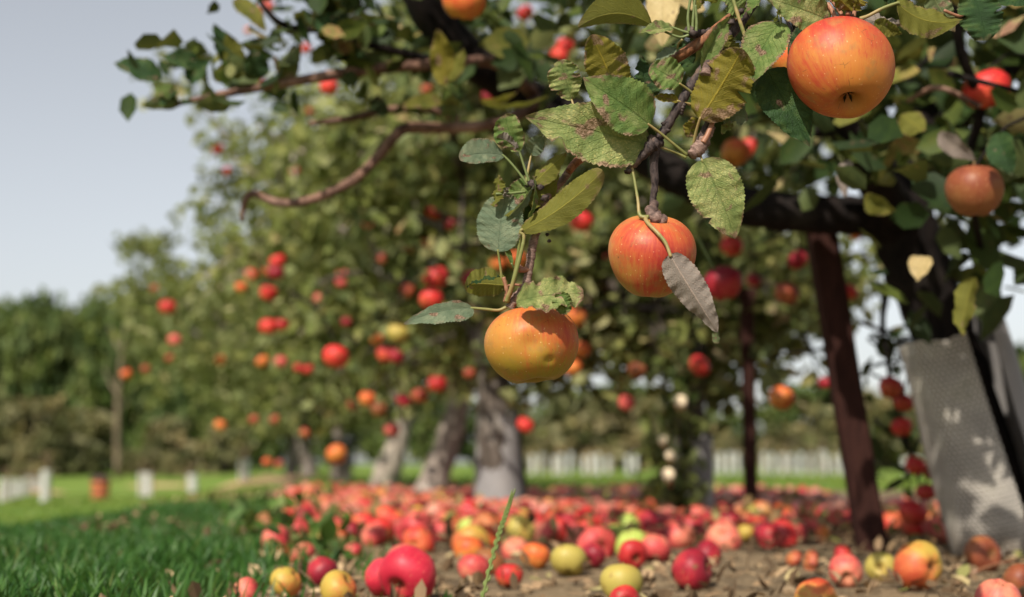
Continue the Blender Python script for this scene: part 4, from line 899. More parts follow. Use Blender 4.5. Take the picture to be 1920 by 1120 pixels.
# leaves of the near tree that stand out singly: tip, foot, width in photograph px
for (B_, T_, w_, D_, mt, kw) in (
    ((304, 146), (213, 118), 52, 2.1, 'dark', dict(roll=35, fold=8)), ((372, 118), (305, 108), 40, 2.1, 'dark', dict(roll=20)), ((350, 150), (395, 112), 44, 2.1, 'dark', dict(roll=-20)),
    ((330, 190), (285, 160), 40, 2.1, 'green', dict(roll=40)), ((340, 195), (262, 200), 34, 2.1, 'green', dict(roll=150)), ((335, 170), (300, 205), 30, 2.1, 'dark', dict(roll=60)),
    ((428, 120), (400, 45), 46, 2.1, 'dark', dict(roll=30)), ((445, 150), (425, 60), 48, 2.08, 'olive', dict(roll=160)), ((412, 155), (428, 110), 40, 2.05, 'green', dict(roll=10)), ((480, 150), (470, 90), 56, 2.05, 'dark', dict(roll=20)), ((520, 150), (560, 85), 46, 2.1, 'green', dict(roll=150)),
    ((440, 0), (500, 60), 40, 2.1, 'olive', dict(roll=-30)), ((640, 60), (575, 40), 50, 2.05, 'dark', dict(roll=40)), ((660, 70), (735, 35), 46, 2.1, 'green', dict(roll=10)),
    ((835, 160), (820, 55), 52, 2.0, 'yellow', dict(roll=170, wave=0.1)), ((838, 150), (870, 90), 34, 2.0, 'olive', dict(roll=140)), ((900, 190), (970, 172), 30, 2.1, 'yellow', dict(roll=60)), ((905, 195), (1030, 180), 26, 2.05, 'olive', dict(roll=70)), ((830, 190), (750, 200), 34, 2.1, 'olive', dict(roll=30)),
    ((1730, 480), (1720, 528), 46, 1.9, 'cream', dict(roll=10)), ((1826, 520), (1803, 632), 48, 1.75, 'olive', dict(roll=150, wave=0.1)), ((1760, 250), (1830, 300), 40, 1.8, 'dry', dict(roll=20)), ((1590, 300), (1585, 370), 34, 1.9, 'dry', dict(roll=30)), ((1690, 215), (1735, 245), 56, 1.8, 'olive', dict(roll=160)),
    ((1620, 370), (1680, 395), 46, 1.9, 'olive', dict(roll=30)), ((1870, 250), (1900, 330), 60, 1.7, 'dark', dict(roll=20)), ((1245, -30), (1242, 88), 62, 1.55, 'cream', dict(roll=10, fold=5)), ((1320, 12), (1262, 2), 40, 1.5, 'cream', dict(roll=30)), ((395, 24), (400, 0), 30, 2.1, 'dark', dict(roll=40))):
    o = link('leaf', leaf_mesh('leaf', P(*B_, D_), P(*T_, D_ - 0.02), w_ / F * D_, nl=18, nw=3, seed=int(B_[0]), **kw), near, HL[mt])

# sprigs that carry the hanging apples: a short twig and a few leaves above each, parts of the tree it hangs on
SP = {}
for i, (x, y, d, D, col, label, group) in enumerate(HANG):
    if D > 5.3: continue
    r_ = np.random.default_rng(3000 + i); rr = d / 2 / F * D; a_ = P(x, y, D) + Vector((0, 0, rr * 0.75)); root = near if D < 2.95 else min((tA, tB, tE), key=lambda o: abs(o.location.x - a_.x) + (0.6 if o is tB and D < 4.4 else 0) + (0.8 if o is not tB and D > 4.9 else 0))
    e = a_ + Vector((r_.normal() * 0.05, 0.05 + 0.06 * r_.random(), 0.05 + 0.07 * r_.random())); m = a_.lerp(e, 0.45) + Vector((r_.normal() * 0.012, 0, 0.015))
    f_ = e + Vector((r_.normal() * 0.10, 0.08, 0.02 + 0.05 * r_.random()))
    MB().tube([a_, m, e, f_], [0.0016, 0.0022, 0.0032, 0.0045], 6, 9, 0.15, i).build('twig', M_BARK, root)
    k = 6; pos = np.array([np.array(a_.lerp(e, 0.5 + 0.5 * r_.random())) for _ in range(k)]) + r_.normal(size=(k, 3)) * np.array([0.03, 0.02, 0.012]); SP.setdefault(root.name, (root, []))[1].append(pos)
for root, lst in SP.values():
    pos = np.concatenate(lst); r_ = np.random.default_rng(77); leaf_cloud('sprig_foliage', pos, 0.055 * (0.6 + 0.7 * r_.random(len(pos))), M_ROW if root is not near else M_NEAR, root, r_, r_.random(len(pos)) * 0.9, up=0.8)
# ------------------------------------------------------------------ fallen apples
placed = []      # (x, y, r)
def fallen(px, py, d, col, axis=None, label=None, group=None, sc_=(1, 1, 1), kind=None, detail=1, shrink=0.90, stem=True, calyx=True, sink=0.93):
    rr = lambda D: d * shrink / 2 / F * D
    D = next((D for D in np.geomspace(1.25, 25, 1500) if P(px, py, D).z - rr(D) * sink * sc_[2] <= float(ground_z(P(px, py, D).x, P(px, py, D).y))), 6.0)
    c = P(px, py, D); r = rr(D); r_ = np.random.default_rng(int(px * 7 + py)); placed.append((c.x, c.y, r))
    ax = axis or (r_.normal(), r_.normal() , r_.normal() * 0.6)
    return apple(c, r, col, ax, r_.random() * 6.28, detail, int(r_.integers(6)) if kind is None else kind, label, group, stem, calyx, scale=sc_)
fallen(765, 1076, 122, 'rose', (-0.35, -0.75, -0.45), 'biggest bright red fallen apple at the bottom, stalk hollow facing the front', kind=2)
fallen(720, 1083, 84, 'rose', (0.5, -0.5, -0.4), 'bright red fallen apple tucked against the left of the biggest one')
fallen(461, 1112, 64, 'pink', None, 'pinkish red fallen apple lowest at the left, by the grass'); fallen(537, 1092, 68, 'blush', None, 'orange-yellow fallen apple left of the crimson one in the grass edge')
fallen(604, 1072, 66, 'crimson', None, 'dusky crimson fallen apple behind the yellow-red one at left'); fallen(634, 1106, 80, 'blush', (0.6, -0.2, 0.5), 'yellow and red fallen apple left of the biggest crimson apple')
fallen(528, 1040, 40, 'red', None, 'small red fallen apple in the grass at left'); fallen(662, 1036, 42, 'pink', None, 'pink fallen apple at the grass edge behind the biggest one')
fallen(880, 1032, 62, 'orange', (0.2, 0.3, 1), 'orange fallen apple behind the red one left of the grass spike'); fallen(888, 1066, 68, 'pink', (0.1, 0.2, 1), 'red fallen apple just left of the green grass spike')
fallen(956, 1080, 56, 'red', (0, 0.4, 1), 'red fallen apple just right of the green grass spike'); fallen(1005, 1043, 60, 'orange', (0.3, 0.2, 1), 'orange fallen apple between the grass spike and the yellow-green one')
fallen(1068, 1051, 76, 'yellow', (0.1, 0.5, 1), 'round yellow-green fallen apple right of the orange one'); fallen(1166, 1094, 88, 'yellow', (0, 0.3, 1), 'pale yellow fallen apple at the bottom right of centre')
fallen(1170, 1128, 66, 'red', None, 'red fallen apple cut by the bottom edge before the yellow one'); fallen(1112, 1042, 54, 'crimson', None, 'crimson fallen apple between the yellow-green apple and a red one')
fallen(1185, 1041, 64, 'red', None, 'orange-red fallen apple beneath the green flattened one'); fallen(1149, 1000, 62, 'green', (0, 0.1, 1), 'pale green flattened fallen apple among red ones', sc_=(1, 1, 0.72))
fallen(1297, 1068, 88, 'crimson', (0.85, -0.45, 0.2), 'dark crimson fallen apple with brown hollow on its right side', kind=2); fallen(1530, 1124, 92, 'blush', None, 'orange-yellow fallen apple cut by the bottom edge at the right')
fallen(1586, 1072, 72, 'pink', (0.1, 0.95, 0.35), 'pinkish red fallen apple with its calyx facing the front'); fallen(1580, 1042, 46, 'red', None, 'red fallen apple behind the one with its calyx in front')
fallen(1652, 1063, 64, 'yellow', None, 'yellow fallen apple at the foot of the thick prop'); fallen(1721, 1060, 106, 'blush', (-0.52, 0.80, 0.05), 'large green and orange fallen apple with dark calyx before the guard', kind=1)
fallen(1843, 1041, 80, 'brown', None, 'brown rotting fallen apple at the foot of the mesh guard', sc_=(1, 1, 0.88)); fallen(1912, 1090, 74, 'brown', None, 'dull brown fallen apple at the right bottom edge'); fallen(1872, 1124, 96, 'pink', None, 'red fallen apple cut by the bottom edge at far right')
fallen(1520, 1054, 44, 'dull', None, 'flattened dark red fallen apple left of the prop foot', sc_=(1.2, 1, 0.7)); fallen(1488, 1048, 38, 'dull', None, 'crushed red fallen apple left of a flattened dark red one', sc_=(1.1, 1, 0.75))
fallen(1352, 1001, 56, 'crimson', None, 'crimson fallen apple between guarded trunk and thin prop'); fallen(1262, 999, 52, 'dull', None, 'dusky red fallen apple before the leafy shoots'); fallen(1306, 1001, 42, 'crimson', None, 'crimson fallen apple at the foot of the bluish guard')
fallen(1400, 1002, 44, 'blush', None, 'pale yellow fallen apple under the thin prop'); fallen(1432, 1001, 46, 'crimson', None, 'crimson fallen apple just right of the thin prop'); fallen(1492, 1002, 48, 'pink', None, 'pink fallen apple between the two props, left one'); fallen(1545, 1003, 40, 'orange', None, 'pale orange fallen apple between the two props, right one')
fallen(1712, 985, 52, 'bright', None, 'bright red fallen apple under the hanging string by the guard'); fallen(1770, 1000, 48, 'pink', None, 'pinkish fallen apple against the left of the mesh guard foot'); fallen(1745, 975, 44, 'orange', None, 'pale orange fallen apple by the mesh guard, behind others')
r_ = np.random.default_rng(8)
zones = [(lambda u, y: y < 3.2 and u < 0.1, 'fallen apples by the grass edge in front', 'fallen apple by the grass edge in the left foreground'),
         (lambda u, y: y < 3.2, 'fallen apples on bare soil in front', 'fallen apple on the bare soil near the timber prop'),
         (lambda u, y: u < 0.05, 'fallen apples under the left of the row', 'fallen apple in the carpet under the leaning trunks'),
         (lambda u, y: u < 0.75, 'fallen apples under the middle of the row', 'fallen apple in the carpet between the two guarded trunks'),
         (lambda u, y: True, 'fallen apples right of the row', 'fallen apple in the carpet behind the dark props')]
cand = []; tries = 0
obst = [(A.x, A.y, .11), (B.x, B.y, .10), (Cc.x, Cc.y, .13), (E.x, E.y, .10), (T0.x, T0.y, .14), (q.x, q.y, .05), (q2.x, q2.y, .05)]
pl = [p for p in placed]
while len(cand) < 1000 and tries < 60000:
    tries += 1
    y = 2.0 + 6.3 * r_.random() ** 0.85; u = -0.16 + (1.35 + 0.17 * y) * r_.random(); x = u - 0.14 * y
    dens = float(sstep(2.15, 3.4, y)) * (0.25 + 0.75 * float(sstep(1.15, 0.9, u))) * float(sstep(-0.16, 0.05, u))
    dens *= 1 - 0.8 * float(sstep(5.6, 8.2, y)); dens *= 0.62
    if y < 3.2: dens = max(dens * 0.35, (0.035 if u < 0.35 else 0.02) * float(sstep(-0.12, 0.0, u)))
    if r_.random() > dens: continue
    rr = 0.024 + 0.012 * r_.random()
    if any((x - a_) ** 2 + (y - b_) ** 2 < (rr * 0.93 + c_) ** 2 for a_, b_, c_ in pl + obst): continue
    sx, sy, _ = px_of([(x, y, 0.03)])
    if 1330 < sx[0] < 1720 and sy[0] > 1012 and y < 2.7: continue
    pl.append((x, y, rr)); cand.append((x, y, rr))
cand.sort(key=lambda c: c[1])
cols = ['pink', 'crimson', 'red', 'bright', 'orange', 'blush', 'dull', 'brown', 'yellow', 'green']; wts = np.array([40, 18, 16, 5, 5, 3, 7, 3, 2, 1]) / 100.0
SV, SF, stuff = [], [], {}
n_ind = 168
CN = dict(pink='pinkish red', crimson='deep crimson', red='red', bright='bright red', orange='orange', blush='yellow and orange', dull='dull dark red', brown='brown rotting', yellow='yellow', green='green')
bnd = lambda y: '' if y < 3.2 else (', nearer half' if y < 3.9 else ', farther half')
for i, (x, y, rr) in enumerate(cand):
    col = cols[int(r_.choice(10, p=wts))]; axis = (r_.normal(), r_.normal(), r_.normal() * 0.8); sq = 0.86 + 0.14 * r_.random()
    z = float(ground_z(x, y)) + rr * 0.70 * sq
    if i < n_ind:
        u = lateral(x, y); zz = next(k for k in zones if k[0](u, y))
        near_ = y < 3.6
        apple((x, y, z), rr, col, axis, r_.random() * 6, 1 if near_ else 0, int(r_.integers(6)), CN[col] + ' ' + zz[2] + bnd(y), CN[col] + ' ' + zz[1] + bnd(y), near_, near_, scale=(1, 1, sq))
    else:
        me = apple_mesh(12, 9, int(r_.integers(6))); co = np.zeros(len(me.vertices) * 3); me.vertices.foreach_get('co', co); co = co.reshape(-1, 3) * rr
        qm = np.array((Vector((0, 0, 1)).rotation_difference(Vector(axis).normalized())).to_matrix()); co = co @ qm.T + np.array([x, y, z])
        lst = stuff.setdefault(col, [[], [], [0]]); b_ = lst[2][0]; lst[0].append(co); lst[1] += [tuple(b_ + v for v in p.vertices) for p in me.polygons]; lst[2][0] += len(co)
if stuff:
    V = np.concatenate([np.concatenate(v[0]) for v in stuff.values()]); Fa = []; mi = []; off = 0
    for k, (c_, v) in enumerate(stuff.items()):
        Fa += [tuple(off + a_ for a_ in f) for f in v[1]]; mi += [k] * len(v[1]); off += v[2][0]
    me = mesh('fallen_apples', V, Fa)
    t = NT('far_apple_skin'); tint = t.attr('tint'); n1 = t.noise(t.coord(), 30, 3)
    for c_ in stuff:
        key = 'far_' + c_
        gd = {'pink': ((0.44, 0.11, 0.09), (0.52, 0.24, 0.16)), 'crimson': ((0.40, 0.02, 0.03), (0.45, 0.06, 0.05)), 'red': ((0.44, 0.05, 0.04), (0.5, 0.14, 0.08)), 'bright': ((0.5, 0.05, 0.04), (0.55, 0.12, 0.08)), 'orange': ((0.5, 0.15, 0.06), (0.52, 0.27, 0.10)), 'blush': ((0.58, 0.32, 0.08), (0.58, 0.15, 0.05)), 'dull': ((0.34, 0.06, 0.035), (0.42, 0.14, 0.06)), 'brown': ((0.22, 0.07, 0.03), (0.28, 0.12, 0.05)), 'yellow': ((0.5, 0.41, 0.09), (0.55, 0.35, 0.08)), 'green': ((0.34, 0.42, 0.09), (0.4, 0.36, 0.08))}[c_]
        t = NT(key); me.materials.append(t.fin(t.mix(t.ramp(t.noise(t.coord(), 22, 3), 0.4, 0.6), *gd), 0.35, 0.4))
    me.polygons.foreach_set('material_index', mi)
    tag(link('fallen_apples', me), 'far carpet of red and pinkish fallen apples under the row', 'fallen apples', kind='stuff')

# ------------------------------------------------------------------ leaf litter, clods, grass
r_ = np.random.default_rng(14)
n = 9000; y = 1.35 + 6.5 * r_.random(n) ** 1.5; u = -0.6 + 2.6 * r_.random(n); x = u - 0.14 * y
pos = np.stack([x, y, ground_z(x, y) + 0.004 + 0.008 * r_.random(n)], 1)
t = NT('dead_leaf_litter'); lc = t.cramp(t.attr('tint'), [(0, (0.07, 0.045, 0.025)), (0.45, (0.16, 0.105, 0.06)), (0.8, (0.28, 0.19, 0.11)), (0.94, (0.42, 0.31, 0.18)), (1, (0.16, 0.17, 0.05))])
V, Fa, k = leaf_geo(n, pos, 0.03 * (0.25 + 0.8 * r_.random(n) ** 1.5), r_, droop=0.0, simple=False, up=3.0)
V[:, 2] = np.maximum(V[:, 2], ground_z(V[:, 0], V[:, 1]) + 0.002)
me = mesh('leaf_litter', V, Fa, False); a_ = me.attributes.new('tint', 'FLOAT', 'POINT'); a_.data.foreach_set('value', np.repeat(r_.random(n), k))
tag(link('leaf_litter', me, None, t.fin(lc, 0.9, 0.15)), 'dry brown leaves and crumbs scattered over the orchard soil', 'leaf litter', kind='stuff')
n = 1500; y = 2.75 + 4.6 * r_.random(n) ** 1.3; x = -0.1 + (1.3 + 0.12 * y) * r_.random(n) - 0.14 * y
pos = np.stack([x, y, ground_z(x, y) + 0.006 + 0.045 * r_.random(n) ** 2], 1)
o = leaf_cloud('fallen_leaves', pos, 0.04 * (0.5 + 0.7 * r_.random(n)), mat_crown('fallen_leaf_mix', [(0, (0.06, 0.04, 0.02)), (0.35, (0.20, 0.13, 0.06)), (0.6, (0.30, 0.22, 0.10)), (0.8, (0.12, 0.14, 0.035)), (1, (0.34, 0.28, 0.10))], 0.15), None, r_, r_.random(n), droop=0.0, up=3.0)
tag(o, 'brown and yellowing leaves lying among the fallen apples', 'fallen leaves')
mb = MB()
for i in range(420):
    y = 1.4 + 3.2 * r_.random() ** 1.4; x = -0.5 + 2.0 * r_.random() - 0.14 * y; rr = 0.003 + 0.008 * r_.random() ** 2
    mb.blob((x, y, float(ground_z(x, y)) + rr * 0.3), rr, 6, 4, i, 0.3, (1.3, 1.1, 0.7))
tag(mb.build('soil_clods', M := mat_bark('clod', (0.12, 0.08, 0.045), (0.24, 0.17, 0.10), (0.3, 0.22, 0.14), 80, 1.0, 0.95)), 'small crumbled earth clods on the bare soil', 'clods', kind='stuff')

def grass(name, n, yr, xr, h, mat, seed, mask, wid=0.0035, pw=1.0, lean=0.45):
    r_ = np.random.default_rng(seed); y = yr[0] + (yr[1] - yr[0]) * r_.random(n) ** pw; f = r_.random(n)
    x = xr(y, 0) + (xr(y, 1) - xr(y, 0)) * f; k = r_.random(n) < mask(x, y); x, y = x[k], y[k]; n = len(x)
    patch = 0.75 + 0.35 * np.sin(x * 3.1 + 1) * np.sin(y * 2.3) + 0.25 * np.sin(x * 11) * np.sin(y * 9)
    H = h(y) * (0.45 + 0.8 * r_.random(n)) * np.clip(patch, 0.35, 1.3); az = r_.random(n) * 6.283; ln = H * lean * (0.3 + r_.random(n)); w = wid * (0.7 + 0.8 * r_.random(n)) * np.maximum(1, y / 3.5)
    fx = r_.random(n) * 6.283; sx, sy = np.cos(fx) * w / 2, np.sin(fx) * w / 2; dx, dy = np.cos(az) * ln, np.sin(az) * ln; z0 = ground_z(x, y) - 0.004
    rows = []
    for s, ww in ((0, 1.0), (0.45, 0.85), (0.8, 0.5)):
        q = s ** 1.8
        rows += [np.stack([x + dx * q - sx * ww, y + dy * q - sy * ww, z0 + H * s * (1 - 0.12 * s)], 1), np.stack([x + dx * q + sx * ww, y + dy * q + sy * ww, z0 + H * s * (1 - 0.12 * s)], 1)]
    rows.append(np.stack([x + dx, y + dy, z0 + H * 0.88], 1)); V = np.stack(rows, 1).reshape(-1, 3)
    Fa = [tuple(i * 7 + a_ for a_ in f_) for i in range(n) for f_ in ((0, 1, 3, 2), (2, 3, 5, 4), (4, 5, 6))]
    me = mesh(name, V, Fa); a_ = me.attributes.new('tint', 'FLOAT', 'POINT'); a_.data.foreach_set('value', np.repeat(np.clip(r_.random(n) * 0.75 + 0.25 * np.clip(patch - 0.4, 0, 1), 0, 1), 7))
    return link(name, me, None, mat)
def mat_grass(name, stops):
    t = NT(name); c_ = t.cramp(t.attr('tint'), stops); t.fin(c_, 0.5, 0.35); leaf_translucent(t, c_, t.mix(0.4, c_, (0.12, 0.22, 0.02)), 0.3); return t.m
M_G1 = mat_grass('tall_grass_blades', [(0, (0.02, 0.07, 0.014)), (0.5, (0.035, 0.11, 0.018)), (0.82, (0.065, 0.15, 0.025)), (0.92, (0.14, 0.17, 0.05)), (1, (0.34, 0.28, 0.13))])
M_G2 = mat_grass('lawn_blades', [(0, (0.09, 0.17, 0.022)), (0.6, (0.15, 0.22, 0.034)), (1, (0.24, 0.27, 0.065))])
left_edge = lambda y, f: np.where(f == 0, -0.40 * y - 0.1, -0.14 * y + 0.16)
o = grass('grass', 56000, (1.45, 5.6), left_edge, lambda y: 0.052 * (1 - 0.2 * sstep(2, 5, y)), M_G1, 31, lambda x, y: (sstep(0.10, -0.36, lateral(x, y) + 0.16 * sstep(2.6, 2.0, y) + 0.12 * np.sin(y * 2.3) + 0.05 * np.sin(y * 9)) + 0.03) * sstep(0.25, -0.25, y - 5.3 + 2.3 * sstep(-0.35, -0.9, lateral(x, y))), 0.0042, 1.35)
tag(o, 'tall dark green grass at the left beside the apples', 'grass', kind='stuff')
o = grass('lawn_grass', 36000, (3.0, 26), lambda y, f: np.where(f == 0, -0.42 * y, -0.14 * y - 0.3), lambda y: 0.02 + 0 * y, M_G2, 32, lambda x, y: sstep(-0.25, 0.25, y - 5.3 + 2.3 * sstep(-0.35, -0.9, lateral(x, y))), 0.006, 1.0)
tag(o, 'bright mown lawn stretching to the brush belt', 'grass', kind='stuff')
o = grass('grass_strip', 22000, (7.6, 24), lambda y, f: np.where(f == 0, -0.14 * y - 0.1, 0.45 * y), lambda y: 0.055 + 0 * y, M_G2, 33, lambda x, y: sstep(7.8, 9.6, y), 0.006, 1.0)
tag(o, 'green grass strip behind the row and the props', 'grass', kind='stuff')
# weeds and small leafy clumps at the grass edge
r_ = np.random.default_rng(17); pos = []
for k in range(11):
    y = 1.9 + 3.6 * r_.random(); x = -0.14 * y + 0.08 - 0.3 * r_.random(); pos.append(np.array([x, y, float(ground_z(x, y)) + 0.03]) + r_.normal(size=(26, 3)) * np.array([0.035, 0.035, 0.018]))
pos = np.concatenate(pos); o = leaf_cloud('weeds', pos, 0.035 * (0.6 + 0.8 * r_.random(len(pos))), mat_crown('weed_leaves', [(0, (0.03, 0.075, 0.015)), (0.6, (0.07, 0.14, 0.025)), (1, (0.16, 0.19, 0.045))]), None, r_, r_.random(len(pos)), up=0.9, droop=-0.3)
tag(o, 'low leafy green weeds along the grass edge', 'weeds')
# green seed spike standing in front, and single blades
sp0 = P(893, 1290, 1.34); sp0.z = float(ground_z(sp0.x, sp0.y)); spike = empty('grass_spike', sp0); tag(spike, 'single slender green grass seed spike standing among the fallen apples', 'grass spike')
sp = [sp0, P(903, 1130, 1.34), P(930, 1020, 1.34), P(950, 960, 1.335), P(961, 926, 1.33)]
t = NT('spike_green'); M_SPK = t.fin(t.mix(t.noise(t.coord(), 150, 2), (0.10, 0.16, 0.035), (0.22, 0.26, 0.09)), 0.6, 0.3)
MB().tube(sp, [0.0014, 0.0013, 0.0011, 0.0009, 0.0006], 6, 20).build('stem', M_SPK, spike)
cs, _ = catmull(sp[1:], 34); MB_ = MB()
for k, c in enumerate(cs):
    d = (cs[min(k + 1, 34)] - cs[max(k - 1, 0)]).normalized(); s = d.cross(Vector((0, 1, 0))).normalized() * (1 if k % 2 else -1); f = 1 - 0.45 * k / 34
    MB_.tube([c - d * 0.001, c + s * 0.0021 * f + d * 0.002, c + s * 0.0019 * f + d * 0.0062], [0.0008, 0.0016 * f, 0.0002], 5, 5)
MB_.build('spikelets', M_SPK, spike)['kind'] = 'stuff'
def blade(px0, py0, px1, py1, D, wpx, label):
    a_ = P(px0, py0, D); a_.z = float(ground_z(a_.x, a_.y)); b_ = P(px1, py1, D - 0.02); V = []; Fa = []
    for i in range(11):
        s = i / 10; c = a_.lerp(b_, s) + Vector((0.01 * math.sin(s * 3), 0, 0)); w = wpx / F * D * 0.5 * (1 - s ** 2)
        V += [(c.x - w, c.y, c.z), (c.x, c.y + w * 0.6, c.z), (c.x + w, c.y, c.z)]
    for i in range(10):
        for j in (0, 1): Fa.append((3 * i + j, 3 * i + j + 1, 3 * i + j + 4, 3 * i + j + 3))
    t_ = mesh('meadow_grass', np.array(V), Fa); at = t_.attributes.new('tint', 'FLOAT', 'POINT'); at.data.foreach_set('value', [0.9] * len(V))
    return tag(link('meadow_grass', t_, None, M_G1), label, 'grass')
blade(190, 1200, 216, 1082, 1.55, 9, 'bright single grass blade left of two in the grass foreground'); blade(248, 1200, 254, 1070, 1.55, 11, 'bright pale single grass blade right of two in the grass foreground'); blade(540, 1200, 584, 1096, 1.45, 8, 'thin green grass blade before the yellow and red apple')
# dry beige leaf standing up among the front apples
d0 = P(845, 1135, 1.62); d1 = P(880, 1078, 1.66); dl = link('fallen_leaf', leaf_mesh('fallen_leaf', d0, d1, 40 / F * 1.62, roll=30, fold=25, wave=0.1, seed=3), None, mat_hero_leaf('fallen_leaf_tan', (0.30, 0.20, 0.12), (0.42, 0.30, 0.18), (0.52, 0.39, 0.26), (0.46, 0.34, 0.22), 0.1, 0.1, 0.7, 0.2))
tag(dl, 'dry tan fallen leaf upright before the red apple beside the spike', 'leaf')
d0 = P(1790, 1080, 1.9); d0.z = float(ground_z(d0.x, d0.y)) + 0.005; d1 = P(1905, 1050, 2.0); tw = MB().tube([d0, d0.lerp(d1, 0.5) + Vector((0, 0, 0.004)), d1], [0.003, 0.0028, 0.0018], 7, 10, 0.15); tag(tw.build('fallen_twig', M_TWIGR), 'thin brown twig lying before the brown rotting apple', 'twig')

# ------------------------------------------------------------------ the sharp branch with its two apples
fb = empty('fruiting_branch', P(1420, -20)); tag(fb, 'sharp leafy hanging branch whose twigs carry two apples in front', 'branch')
def twig(pts, rpx, mat, parent=None, n=11, knob=0.10, seed=0, steps=None, D=D0, name='twig'):
    pp = [P(p[0], p[1], D + (p[2] if len(p) > 2 else 0)) for p in pts]
    return MB().tube(pp, [r / F * D for r in rpx], n, steps or 8 * len(pp), knob, seed).build(name, mat, parent or fb)
twig([(1440, -60, .05), (1405, 10, .03), (1360, 75, .02), (1318, 130, .01), (1285, 178, 0), (1258, 225, 0), (1235, 262, 0), (1226, 300, 0), (1228, 345, 0), (1224, 380, 0), (1228, 408, 0)], [15, 14, 12, 9.5, 9, 8.5, 8.5, 9, 6.5, 6.5, 9], M_TWIG, seed=1, knob=0.13, steps=90)
twig([(1400, 14, .03), (1345, 55, .015), (1290, 95, .01), (1240, 128, .03), (1200, 158, .04), (1150, 225, .04), (1110, 280, .03), (1080, 305, .02), (1066, 322, .015)], [12, 11, 10.5, 9, 8.5, 8, 8, 8.5, 7], M_TWIGR, seed=2, knob=0.05, steps=70)
twig([(1072, 315, .02), (1045, 350, .02), (1020, 378, .015), (1014, 410, .01), (1004, 440, 0), (997, 470, 0), (993, 500, 0), (989, 522, 0), (985, 540, 0), (966, 560, 0), (956, 578, 0)], [7, 6.5, 6.5, 7.5, 7.5, 8, 7.5, 8, 9, 9.5, 9], M_TWIGG, seed=3, knob=0.16, steps=110)
twig([(1020, 378, .015), (1000, 352, .01), (990, 345, .005)], [6.5, 6, 6.5], M_TWIG, seed=4, knob=0.2)
twig([(1345, 130, .02), (1350, 165, .0), (1335, 215, 0), (1318, 255, 0), (1308, 275, 0), (1297, 292, -.005)], [8, 7, 8, 8.5, 9, 9], M_TWIG, seed=5, knob=0.15, steps=50)
twig([(1330, 118, -.005), (1326, 130, -.01), (1322, 142, -.012)], [8, 10, 9], M_TWIGG, seed=6, knob=0.25, steps=16, name='spur')
twig([(1335, 238, 0), (1322, 262, -.004), (1309, 280, -.006), (1296, 292, -.008)], [6, 10, 13, 9], M_TWIGG, seed=7, knob=0.3, steps=22, name='spur')
twig([(1345, 205, 0), (1328, 250, -.008), (1318, 268, -.01)], [4, 5, 5.5], M_PETR, seed=8, name='spur')
twig([(1345, 55, .015), (1318, 62, .01), (1298, 62, .005), (1290, 58, 0)], [6, 6, 9, 10], M_TWIG, seed=9, knob=0.25, name='spur')
twig([(1240, 268, 0), (1222, 272, -.005), (1212, 285, -.005), (1180, 318, 0), (1176, 324, 0)], [8, 12, 8, 5, 6], M_TWIG, seed=10, knob=0.3, name='spur')
twig([(1228, 380, 0), (1222, 402, -.012), (1238, 412, -.012), (1232, 420, -.008)], [7, 12, 11, 6], M_TWIGG, seed=11, knob=0.35, steps=22, name='spur')
twig([(994, 505, 0), (978, 506, -.004), (972, 500, -.006)], [5, 6, 5], M_PETR, seed=12, knob=0.2, name='spur')
twig([(1275, 215, 0), (1281, 200, -.002), (1284, 193, -.002)], [5, 5, 4], M_TWIG, seed=13, knob=0.3, name='spur')
for (x, y, r__) in ((1000, 345, 11), (1013, 352, 8), (1222, 262, 13), (1238, 255, 10), (1180, 320, 7), (1022, 372, 10), (1252, 245, 7), (1372, 42, 9), (1388, 22, 10), (1246, 232, 7), (1300, 62, 9), (1026, 440, 5), (1030, 452, 5), (1002, 388, 5)):
    MB().blob(P(x, y, D0 - 0.002), r__ * 0.72 / F * D0, 8, 6, int(x), 0.35, (1.15, 0.9, 0.85)).build('bud', M_TWIG, fb)
HLf = lambda *a_, **k: hero_leaf(fb, *a_, **k)
# upper cluster
HLf('speckled', (1218, 272), (984, 219), 118, [(1240, 276), (1268, 286), (1287, 296)], dT=-0.012, roll=12, fold=10, bend=0.03, wave=0.03, seed=1, asym=0.93, a=0.55, b=0.98, tear=2, label='largest speckled green leaf pointing left with a scorched tip', pr=1.5)
HLf('green', (1218, 235), (1092, 146), 104, [(1238, 250), (1265, 272), (1289, 292)], dB=-0.012, dT=-0.022, roll=12, fold=12, bend=0.05, wave=0.025, seed=2, asym=1.05, a=0.52, b=0.98, label='green leaf with a brown right margin over the largest speckled leaf', pr=1.4)
HLf('speckled', (1072, 188), (1052, 112), 66, [(1078, 205), (1092, 240)], dB=0.006, dT=0.0, roll=-14, fold=14, wave=0.06, seed=3, tear=3, a=0.7, b=0.55)
HLf('yellow', (1160, 182), (1108, 66), 84, None, dB=0.02, dT=0.012, roll=168, fold=14, wave=0.05, seed=4, a=0.6, b=0.7, label='yellowish leaf with brown margin standing behind the green ones')
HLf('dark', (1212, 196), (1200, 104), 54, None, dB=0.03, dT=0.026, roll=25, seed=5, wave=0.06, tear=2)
HLf('olive', (1222, 47), (1084, 51), 66, [(1252, 62), (1275, 70), (1292, 66)], dB=0.0, dT=-0.01, roll=160, fold=16, bend=0.02, bow=-0.16, wave=0.02, seed=6, asym=0.66, a=0.62, b=0.72, label='olive arched leaf at the top pointing left', petmat=M_PETD)
HLf('speckled', (1262, 52), (1197, 62), 30, [(1278, 58), (1292, 62)], roll=35, fold=20, seed=7, wave=0.08, petmat=M_PETD)
HLf('green', (1276, 158), (1219, 124), 66, [(1290, 168), (1306, 182)], dT=-0.004, dB=-0.006, roll=16, fold=20, wave=0.07, seed=8, label='small mottled leaf with a pinkish scab left of the dark twig', a=0.5, b=0.6)
